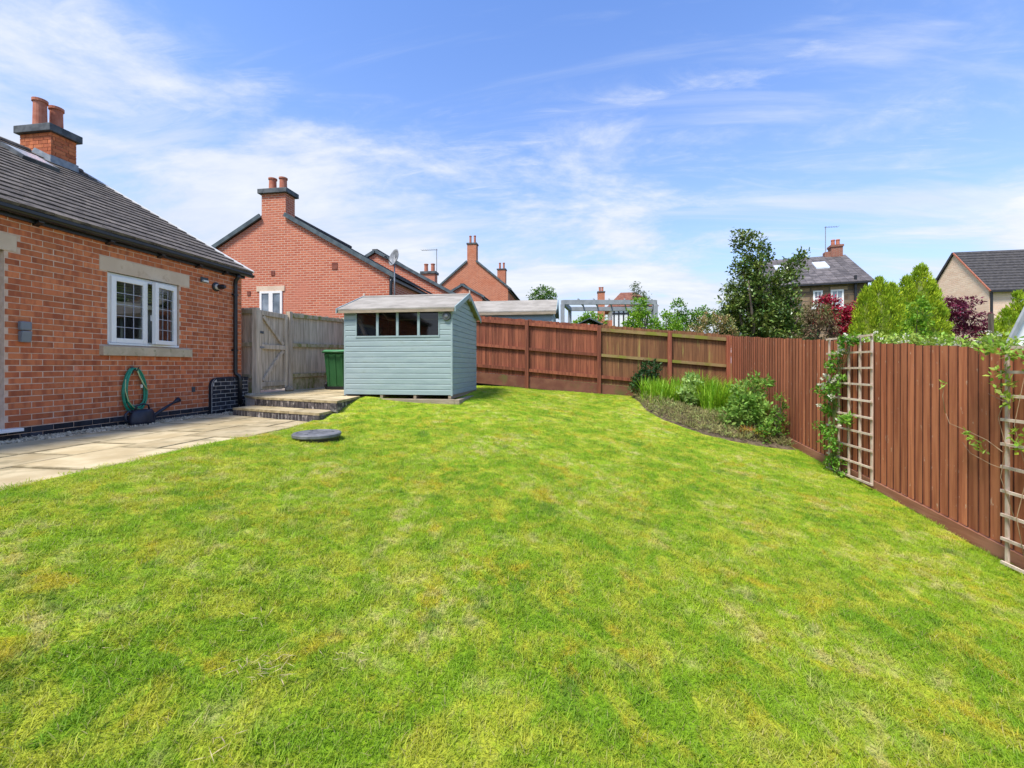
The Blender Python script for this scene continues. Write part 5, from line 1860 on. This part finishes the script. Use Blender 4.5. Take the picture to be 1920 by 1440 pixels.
def crown(mb, r_, blobs, n, L, W, clump=.16, per=26, up=.35, flat=1.0, shell=.45):
    """leaves in clumps spread through ellipsoids (cx,cy,cz,rx,ry,rz); more of them near the surface"""
    vol = [b[3] * b[4] * b[5] for b in blobs]
    vol = [v ** .7 for v in vol]
    tot_ = sum(vol)
    centres = []
    for b, v in zip(blobs, vol):
        k = max(1, int(n / per * v / tot_))
        for _ in range(k):
            d = rvec(r_)
            rad = (shell + (1 - shell) * r_.random() ** .6) * r_.uniform(.86, 1.08)
            c = Vector((b[0] + d.x * b[3] * rad, b[1] + d.y * b[4] * rad, b[2] + d.z * b[5] * rad))
            centres.append(c)
            cs = clump * r_.uniform(.6, 1.3)
            for _l in range(per):
                o = rvec(r_) * cs * r_.random() ** .5
                o.z *= flat
                dd = (d * .5 + rvec(r_) * .9 + Vector((0, 0, up)))
                s_ = r_.uniform(.7, 1.25)
                mb.leaf(c + o, dd, rvec(r_) * .6 + Vector((0, 0, 1)), L * s_, W * s_)
    return centres


def trunk(name, base, tops, r0, parent, r_, mat_=BARK, wob=.06):
    q = MB()
    base = Vector(base)
    for t_ in tops:
        t_ = Vector(t_)
        pts = []
        for k in range(6):
            f = k / 5
            p = base.lerp(t_, f)
            if 0 < k < 5:
                p = p + Vector((r_.uniform(-wob, wob), r_.uniform(-wob, wob), 0))
            pts.append(p)
        q.tube(pts, r0, 7, r0 * .25)
    return q.build(name, mat_, parent, smooth=True)


def tree(name, label, cat, base, blobs, n, L, W, mat_, seed, r0=.06, limbs=5, group=None, **kw):
    r_ = random.Random(seed)
    t_ = thing(name, label, cat, base, group)
    q = MB()
    cs = crown(q, r_, blobs, n, L, W, **kw)
    q.build('crown', mat_, t_)
    r_.shuffle(cs)
    trunk('trunk', base, [(b[0], b[1], b[2]) for b in blobs[:3]] + cs[:limbs], r0, t_, r_)
    return t_


def tz(x, y):
    return terrain_z(x, y)


# holly tree: ragged, tall on its left with an arm to the right
hb_ = [(5.95, 15.0, 3.1, 1.25, .9, .85), (6.35, 15.05, 2.6, 1.35, .9, .7), (5.65, 15.0, 4.0, .78, .7, .75), (5.70, 14.97, 4.85, .50, .45, .60), (5.62, 14.97, 5.55, .34, .32, .45), (6.12, 15, 5.25, .28, .28, .30),
       (5.15, 14.9, 3.55, .38, .4, .4), (6.75, 15.1, 4.25, .48, .45, .45), (7.15, 15.15, 4.85, .36, .35, .36), (7.45, 15.2, 5.15, .20, .2, .20), (6.85, 15.1, 3.4, .62, .6, .75), (4.92, 14.9, 2.75, .35, .4, .4), (5.4, 14.95, 6.0, .16, .16, .16), (6.0, 15, 6.0 - .25, .14, .14, .2)]
tree('holly_tree', 'tall ragged dark green holly tree behind the fence corner', 'tree', (6.0, 15.0, tz(6, 15)), hb_, 18500, .115, .068, HOLLY, 21, .09, 14, clump=.20, per=22, up=.1, shell=.25)
tree('photinia_bush', 'rounded bush with bronze-red young leaves behind the back fence', 'bush', (4.4, 14.3, tz(4.4, 14.3)), [(4.35, 14.36, 2.75, .68, .6, .62), (4.75, 14.3, 2.6, .5, .5, .6), (3.9, 14.3, 2.5, .4, .4, .5)], 3200, .075, .034, PHOT, 22, .03, 8, clump=.13, per=20, up=.6)
tree('leafy_shrub', 'upright lime green leafy shrub in front of the pergola', 'shrub', (2.2, 14.9, tz(2.2, 14.9)), [(2.22, 14.9, 3.15, .48, .4, .62), (2.25, 14.9, 3.6, .25, .25, .35), (1.85, 14.9, 2.75, .42, .35, .4), (2.65, 14.95, 2.85, .3, .3, .5)], 3000, .095, .055, LIME, 23, .03, 8, clump=.13, per=18, up=.2)
tree('leafy_shrub', 'low bright green shrub just right of the pergola shrub', 'shrub', (3.15, 15.0, tz(3.15, 15)), [(3.12, 15.0, 3.0, .42, .4, .45), (3.4, 15, 2.7, .4, .4, .4)], 1900, .09, .05, LIME, 24, .03, 6, clump=.13, per=18, up=.2)
tree('leafy_shrub', 'mid green shrub with an upright top behind the back fence', 'shrub', (4.1, 16.2, tz(4.1, 16.2)), [(4.15, 16.25, 3.15, .6, .5, .5), (3.75, 16.2, 3.7, .22, .22, .35), (4.6, 16.2, 3.3, .42, .4, .4), (5.0, 16.1, 3.35, .3, .3, .25)], 2700, .10, .055, MIDG, 25, .03, 8, clump=.15, per=18, up=.2)
tree('leafy_shrub', 'yellow-green shrub seen under the pergola beams', 'shrub', (.75, 22.3, tz(.75, 22.3)), [(.9, 22.3, 3.75, .75, .5, .65), (.3, 22.3, 3.5, .5, .4, .5)], 1800, .13, .08, LIME, 26, .04, 6, clump=.2, per=18)
tree('broadleaf_tree', 'round dark green tree behind the second shed', 'tree', (-2.95, 40, 2.6), [(-2.9, 40, 8.1, 1.25, 1.1, 1.0), (-3.5, 40, 7.5, .95, .9, .75), (-2.3, 40, 7.7, .85, .9, .8), (-2.9, 40, 6.6, 1.3, 1, .8)], 3600, .20, .12, FARG, 27, .2, 6, clump=.32, per=18)
tree('birch_tree', 'thin drooping birch tree beside the half-timbered house', 'tree', (5.2, 35.1, 2.6), [(5.0, 35.1, 7.6, .40, .4, .75), (5.55, 35.1, 6.9, .42, .4, .7), (5.2, 35.1, 6.3, .65, .5, .6), (5.95, 35.1, 6.4, .25, .25, .5)], 1700, .15, .07, BIRCH, 28, .09, 8, clump=.25, per=14, up=-.6)
tree('brown_conifer', 'dying brown conifer between the holly and the crimson maple', 'conifer', (7.35, 14.2, tz(7.35, 14.2)), [(7.45, 14.2, 2.7, .42, .4, .85), (7.3, 14.2, 3.1, .34, .3, .45), (7.05, 14.15, 2.2, .35, .35, .6), (7.75, 14.25, 2.45, .25, .3, .75)], 4200, .13, .024, BROWNC, 29, .05, 6, clump=.14, per=20, up=-.35)
tree('crimson_maple', 'crimson Japanese maple in front of the stone house', 'tree', (10.8, 18.7, tz(10.8, 18.7)), [(10.9, 18.7, 3.4, .75, .6, .55), (11.3, 18.75, 3.95, .42, .4, .32), (10.2, 18.7, 4.15, .32, .3, .28), (10.2, 18.6, 3.6, .6, .5, .4), (11.0, 18.7, 2.8, 1.0, .6, .45), (11.45, 18.7, 3.5, .4, .4, .3), (9.9, 18.6, 4.2, .25, .3, .25)], 6200, .13, .055, CRIM, 30, .04, 8, clump=.22, per=18, flat=.4, up=-.1)
tree('purple_maple', 'spreading purple Japanese maple in front of the buff brick house', 'tree', (14.3, 18.2, tz(14.3, 18.2)), [(13.9, 18.2, 3.75, .62, .6, .42), (14.6, 18.25, 4.0, .45, .4, .16), (13.75, 18.2, 3.1, .55, .5, .55), (15.0, 18.3, 3.15, .62, .5, .25), (14.5, 18.2, 2.8, 1.1, .6, .35), (14.4, 18.2, 3.5, .75, .5, .16)], 6500, .12, .045, PURP, 31, .04, 8, clump=.22, per=18, flat=.3, up=-.1)


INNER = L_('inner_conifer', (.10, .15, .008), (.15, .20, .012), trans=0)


def conifer(label, base, cones, n, seed, mat_=GOLD, L=.115, W=.030):
    """cones: (x, y, z0, z1, radius): upright flat sprays on a cone that tapers to a point"""
    r_ = random.Random(seed)
    t_ = thing('golden_conifer', label, 'conifer', base, 'golden conifers beyond the right fence')
    q, core_ = MB(), MB()
    tot_ = sum(c[4] * (c[3] - c[2]) for c in cones)
    for (x, y, z0, z1, rad) in cones:
        prof = lambda h: rad * (min(1, .72 + h * 1.6) if h < .18 else 1) * max(0, 1 - max(0, h - .12) ** 1.9 * 1.28) ** .8
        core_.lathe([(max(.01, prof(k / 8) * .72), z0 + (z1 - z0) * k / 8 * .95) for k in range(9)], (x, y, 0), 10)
        for _ in range(int(n * rad * (z1 - z0) / tot_ / 14)):
            h = r_.random() ** .9
            a = r_.uniform(0, 6.283)
            rr = prof(h) * r_.uniform(.74, 1.10) * (1 + .13 * math.sin(a * 5 + h * 9))
            c = Vector((x + rr * math.cos(a), y + rr * math.sin(a), z0 + (z1 - z0) * h))
            out = Vector((math.cos(a), math.sin(a), 0))
            for _l in range(14):
                o = rvec(r_) * .085
                q.leaf(c + o, Vector((0, 0, 1.1)) + out * r_.uniform(.1, .9) + rvec(r_) * .45, rvec(r_), L * r_.uniform(.6, 1.3), W * r_.uniform(.7, 1.3))
    q.build('crown', mat_, t_)
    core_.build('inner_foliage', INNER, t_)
    trunk('trunk', base, [(cones[0][0], cones[0][1], cones[0][3] - .6)], .06, t_, r_)
    return t_


conifer('broad golden conifer left of the taller one beyond the fence', (9.98, 15.6, tz(10, 15.6)), [(9.95, 15.6, 1.3, 4.42, .70), (10.40, 15.7, 1.3, 4.25, .46), (9.55, 15.55, 1.3, 4.15, .46)], 19000, 41)
conifer('taller pointed golden conifer beyond the fence', (12.05, 16.9, tz(12, 16.9)), [(12.08, 16.9, 1.4, 5.10, .66), (12.50, 16.95, 1.4, 4.5, .42), (11.62, 16.85, 1.4, 4.7, .42)], 19000, 42)
conifer('small golden conifer by the white canopy on the far right', (13.1, 15.0, tz(13, 15)), [(13.1, 15.0, 1.3, 3.3, .42), (13.42, 15.05, 1.3, 3.8, .33), (12.75, 15, 1.3, 2.8, .3)], 8000, 43)
tree('leafy_shrub', 'fresh light green maple sapling in front of the golden conifers', 'shrub', (9.9, 14.0, tz(9.9, 14)), [(9.9, 14.0, 2.7, .36, .3, .5), (9.95, 14, 3.2, .25, .25, .4), (10.1, 14, 2.2, .4, .3, .4)], 1700, .10, .06, LIME, 44, .025, 7, clump=.14, per=16, flat=.5)
tree('dark_evergreen', 'low dark evergreen below the brown conifer at the fence', 'shrub', (6.9, 13.6, tz(6.9, 13.6)), [(6.9, 13.6, 2.0, .35, .3, .5), (5.9, 13.6, 1.95, .5, .4, .35), (5.2, 13.6, 1.95, .5, .4, .35), (8.4, 13.8, 1.95, .5, .4, .4)], 2600, .085, .04, DARKL, 45, .03, 6, clump=.14, per=18)

# hedge of climbers along the top of the right fence
r_ = random.Random(61)
vn = thing('climbing_vine', 'light green climber with pale flowers along the top of the right fence', 'climber', (4.5, 5.8, .3))
q = MB()
bl = []
for k in range(24):
    y = 3.3 + k * .165
    bl.append((4.32 + r_.uniform(-.14, .28), y, rtop(y) - .06 + r_.uniform(-.05, .06), .22, .13, .11 + .05 * r_.random()))
crown(q, r_, bl, 5600, .052, .032, clump=.075, per=16, up=.25)
for k in range(6):
    y = 3.7 + k * .12
    bl2 = [(4.05 + r_.uniform(0, .1), y, rtop(y) + .04 + r_.uniform(0, .08), .12, .10, .12)]
    crown(q, r_, bl2, 120, .06, .034, clump=.07, per=12)
q.build('leaves', VINE, vn)
q = MB()
crown(q, r_, [(b[0], b[1], b[2] + .03, b[3], b[4], b[5]) for b in bl], 1100, .030, .024, clump=.045, per=9, up=.8)
tag(q.build('flowers', PETAL, vn), kind='stuff')
q = MB()
for k in range(14):
    y = 3.4 + k * .27
    q.tube([(4.4, y, .0), (4.42, y + .1, 1.0), (4.35, y + .2, rtop(y) - .05)], .012, 5, .005)
q.build('stems', TWIG, vn)

# jasmine on the first trellis
jm = thing('climbing_jasmine', 'white-flowered green climber growing up the first trellis', 'climber', (3.78, 6.75, .05))
q, fl, st = MB(), MB(), MB()
r_ = random.Random(62)
spots = [(6.98, .18, .16), (6.88, .34, .17), (6.97, .48, .15), (6.85, .62, .14), (6.98, .74, .15), (7.05, .92, .14), (6.95, 1.0, .13), (7.08, 1.12, .11), (6.92, 1.18, .14), (6.78, 1.28, .10), (6.98, 1.34, .11), (6.72, 1.42, .09),
         (6.90, 1.5, .08), (6.86, 1.62, .08), (6.80, 1.74, .09), (6.70, 1.82, .08), (6.62, 1.93, .09), (6.50, 2.0, .10), (6.42, 1.93, .07), (6.60, .84, .09), (6.50, .86, .07), (7.15, .68, .08), (6.75, .5, .12), (6.80, .2, .14), (7.2, 1.25, .06), (6.72, .10, .12)]
for (y, z, s_) in spots:
    x = 3.775 + r_.uniform(-.03, .02)
    crown(q, r_, [(x, y, z, .075, s_ * .8, s_ * .85)], 80, .062, .028, clump=.055, per=12, up=.1, shell=.2)
for (y, z, s_) in [(7.10, 1.30, .08), (6.75, 1.42, .09), (6.9, 1.6, .06), (6.80, 1.15, .09), (7.13, .98, .06), (6.55, .85, .09), (6.5, 2.02, .09), (6.60, 1.82, .04), (7.0, 1.42, .07)]:
    crown(fl, r_, [(3.73 + r_.uniform(-.03, .02), y, z, .05, s_, s_ * .7)], 34, .032, .028, clump=.03, per=8, up=.8, shell=.2)
for k in range(4):
    st.tube([(3.77, 6.85 - k * .05, .04), (3.79, 6.93 - k * .02, .5), (3.79, 6.82 + k * .03, 1.0), (3.79, 6.9 - k * .03, 1.4), (3.80, 6.7 - k * .05, 1.8), (3.80, 6.5, 2.0)], .007, 5, .003)
q.build('leaves', JAS, jm)
tag(fl.build('flowers', PETAL, jm), kind='stuff')
st.build('stems', STEM, jm, smooth=True)

# wispy climber on the second trellis
cl = thing('climbing_vine', 'sparse climber with bare brown tendrils on the trellis at the right edge', 'climber', (3.8, 4.1, -.15))
q, st = MB(), MB()
r_ = random.Random(63)
for (y, z, s_) in [(4.40, 1.72, .10), (4.28, 1.80, .13), (4.38, 1.56, .07), (4.36, 1.46, .06), (4.30, 1.32, .05), (4.22, 1.02, .06), (4.2, .95, .05), (4.15, 1.6, .12), (4.0, 1.7, .15), (4.52, 1.8, .08)]:
    crown(q, r_, [(3.78, y, z, .05, s_, s_)], 30, .058, .030, clump=.045, per=9, shell=.2)
tend = [[(3.80, 4.40, .85), (3.86, 4.62, .92), (3.87, 4.85, .98), (3.88, 5.05, 1.02), (3.885, 5.10, 1.12)],
        [(3.80, 4.40, .70), (3.86, 4.58, .70), (3.87, 4.80, .76), (3.88, 4.90, .85)],
        [(3.80, 4.38, 1.30), (3.85, 4.52, 1.33), (3.87, 4.62, 1.36)],
        [(3.80, 4.30, .3), (3.80, 4.42, .62), (3.79, 4.36, .9), (3.80, 4.44, 1.15), (3.79, 4.33, 1.45), (3.80, 4.4, 1.7)],
        [(3.81, 4.2, -.15), (3.80, 4.28, .3), (3.81, 4.20, .7), (3.80, 4.3, 1.1), (3.80, 4.2, 1.6)]]
for p in tend:
    st.tube(p, .0035, 5, .0018)
for (y, z) in [(4.76, .92), (4.70, .88), (4.82, .95), (5.09, 1.42), (4.66, .80)]:
    for k in range(7):
        q.leaf(Vector((3.865, y + r_.uniform(-.04, .04), z + r_.uniform(-.03, .03))), Vector((-.3, r_.uniform(-1, 1), r_.uniform(-.6, .9))), Vector((-1, 0, .3)), .06, .022)
st.tube([(3.88, 5.10, 1.12), (3.87, 5.12, 1.3), (3.865, 5.09, 1.42)], .004, 5, .002)
q.build('leaves', VINE, cl)
st.build('stems', TWIG, cl, smooth=True)


# bed plants
def bedz(x, y):
    return lawn(x, y) + .06


def iris(label, pts, n, hmin, hmax, seed):
    r_ = random.Random(seed)
    c = pts[0]
    t_ = thing('iris_clump', label, 'plant', (c[0], c[1], bedz(*c[:2])), 'iris clumps in the bed')
    q = MB()
    for k in range(n):
        cx, cy, rad = r_.choice(pts)
        a = r_.uniform(0, 6.283)
        rr = rad * math.sqrt(r_.random())
        p = Vector((cx + rr * math.cos(a), cy + rr * math.sin(a), 0))
        p.z = bedz(p.x, p.y) - .02
        h = r_.uniform(hmin, hmax)
        ta = r_.uniform(0, 6.283)
        lean = r_.uniform(.05, .75)
        w_ = r_.uniform(.008, .015)
        sd = Vector((math.cos(ta + 1.57), math.sin(ta + 1.57), 0)) * w_
        i = len(q.v)
        for j in range(5):
            f = j / 4
            o = Vector((math.cos(ta), math.sin(ta), 0)) * (lean * h * f ** 1.8)
            pp = p + o + Vector((0, 0, h * (f - .12 * lean * f * f * 2)))
            ww = sd * (1 - f ** 3)
            q.v += [tuple(pp - ww), tuple(pp + ww)]
        for j in range(4):
            q.f.append((i + 2 * j, i + 2 * j + 1, i + 2 * j + 3, i + 2 * j + 2))
    q.build('leaf_blades', IRIS, t_)
    return t_


iris('wide clump of bright green iris blades at the left of the bed', [(1.88, 10.65, .28), (2.25, 10.7, .30), (2.0, 10.25, .24), (2.45, 10.3, .22), (2.6, 10.9, .2)], 860, .42, .72, 71)
iris('low strappy clump of green blades in front of the lupin at the fence', [(3.62, 9.3, .2), (3.5, 9.6, .22), (3.7, 9.8, .16)], 420, .45, .85, 73)
iris('tall clump of green iris blades near the fence corner', [(3.15, 9.8, .28), (3.35, 10.3, .25), (3.0, 10.3, .25), (3.5, 9.9, .22), (2.9, 10.8, .25), (2.95, 9.7, .2)], 1000, .55, .95, 72)


def perennial(name, label, cat, base, blobs, n, L, W, mat_, seed, **kw):
    return tree(name, label, cat, base, blobs, n, L, W, mat_, seed, .010, 12, **kw)


z_ = bedz(1.85, 11.2)
perennial('dark_shrub', 'small dark glossy shrub against the back fence at the end of the bed', 'shrub', (1.8, 11.2, z_), [(1.80, 11.2, z_ + .42, .30, .24, .34), (1.95, 11.25, z_ + .72, .24, .2, .2), (1.6, 11.15, z_ + .3, .2, .2, .25)], 1500, .085, .042, DARKL, 73, clump=.10, per=15)
z_ = bedz(2.68, 10.35)
perennial('leafy_perennial', 'pale green leafy perennial between the two iris clumps', 'plant', (2.68, 10.35, z_), [(2.66, 10.3, z_ + .34, .28, .25, .30), (2.75, 10.35, z_ + .62, .20, .2, .18), (2.55, 10.1, z_ + .22, .22, .2, .2)], 900, .095, .062, PALEL, 74, clump=.11, per=13, flat=.7)
z_ = bedz(3.3, 8.8)
perennial('lupin_plant', 'large pale green lupin plant at the right of the bed', 'plant', (3.3, 8.8, z_), [(3.25, 8.75, z_ + .40, .36, .32, .34), (3.40, 8.9, z_ + .74, .30, .26, .24), (3.0, 8.7, z_ + .24, .25, .22, .22), (3.55, 8.7, z_ + .3, .25, .25, .3), (3.6, 8.75, z_ + .95, .14, .12, .12)], 1900, .098, .046, LUPIN, 75, clump=.11, per=14, flat=.7)
z_ = bedz(3.68, 8.35)
perennial('young_shrub', 'thin young shrub with sparse leaves beside the lupin at the fence', 'shrub', (3.66, 8.35, z_), [(3.62, 8.35, z_ + .22, .22, .2, .2), (3.72, 8.35, z_ + .50, .13, .12, .2), (3.74, 8.32, z_ + .78, .09, .09, .12), (3.45, 8.2, z_ + .12, .2, .15, .12)], 620, .07, .032, MIDG, 76, clump=.08, per=11)
z_ = bedz(3.25, 8.28)
perennial('small_perennial', 'small yellow and red leaved plant at the lawn edge of the bed', 'plant', (3.2, 8.25, z_), [(3.2, 8.25, z_ + .08, .22, .12, .09)], 240, .085, .022, YELLOWL, 77, clump=.08, per=10)
z_ = bedz(3.75, 10.6)
perennial('leafy_perennial', 'loose green plant with a yellow stem tip in front of the fence corner', 'plant', (3.62, 9.35, bedz(3.62, 9.35)), [(3.62, 9.35, bedz(3.62, 9.35) + .5, .2, .2, .4), (3.7, 9.2, bedz(3.62, 9.35) + .85, .15, .15, .2)], 420, .085, .04, MIDG, 78, clump=.1, per=10)
# low heather and dry stems over the front of the bed
hq = MB()
r_ = random.Random(79)
for k in range(9000):
    u, v = r_.random(), r_.random()
    i = r_.randrange(0, 9)
    a, b = BED[i], BED[i + 1]
    x = a[0] + (b[0] - a[0]) * u
    y = a[1] + (b[1] - a[1]) * u
    w_ = v ** 1.3 * .62 + .04
    x, y = x + (3.0 - x) * w_, y + (10.3 - y) * w_
    hh = (.06 + .22 * math.sin(min(1, v * 1.4) * 2.6) * (1 if y > 8.6 else .35))
    p = Vector((x, y, bedz(x, y) - .03 + hh * r_.random()))
    hq.leaf(p, rvec(r_) * .8 + Vector((0, 0, .7)), rvec(r_), r_.uniform(.05, .14), r_.uniform(.007, .018))
tag(hq.build('heather', HEATH), 'low brown and green heather spreading over the front of the bed', 'ground cover', kind='stuff')
# dead leaves and dry stalks lying in the lawn
dq = MB()
for (cx, cy, n_) in ((-1.28, 1.62, 46), (-1.55, 1.85, 12), (-1.02, 1.75, 14), (-1.95, 1.5, 14), (-1.25, 1.3, 10)):
    for k in range(n_):
        x, y = cx + r_.gauss(0, .07), cy + r_.gauss(0, .035)
        dq.leaf(Vector((x, y, lawn(x, y) + r_.uniform(.006, .024))), Vector((r_.uniform(-1, 1), r_.uniform(-.6, .6), r_.uniform(-.1, .35))), Vector((0, 0, 1)), r_.uniform(.03, .075), r_.uniform(.002, .0045))
tag(dq.build('dry_grass_litter', M('dry_straw', (.34, .27, .14), (.46, .38, .22), 9, island=.35, rough=.9, bump=0)), 'scattered dry grass stalks lying on the lawn', 'litter', kind='stuff')
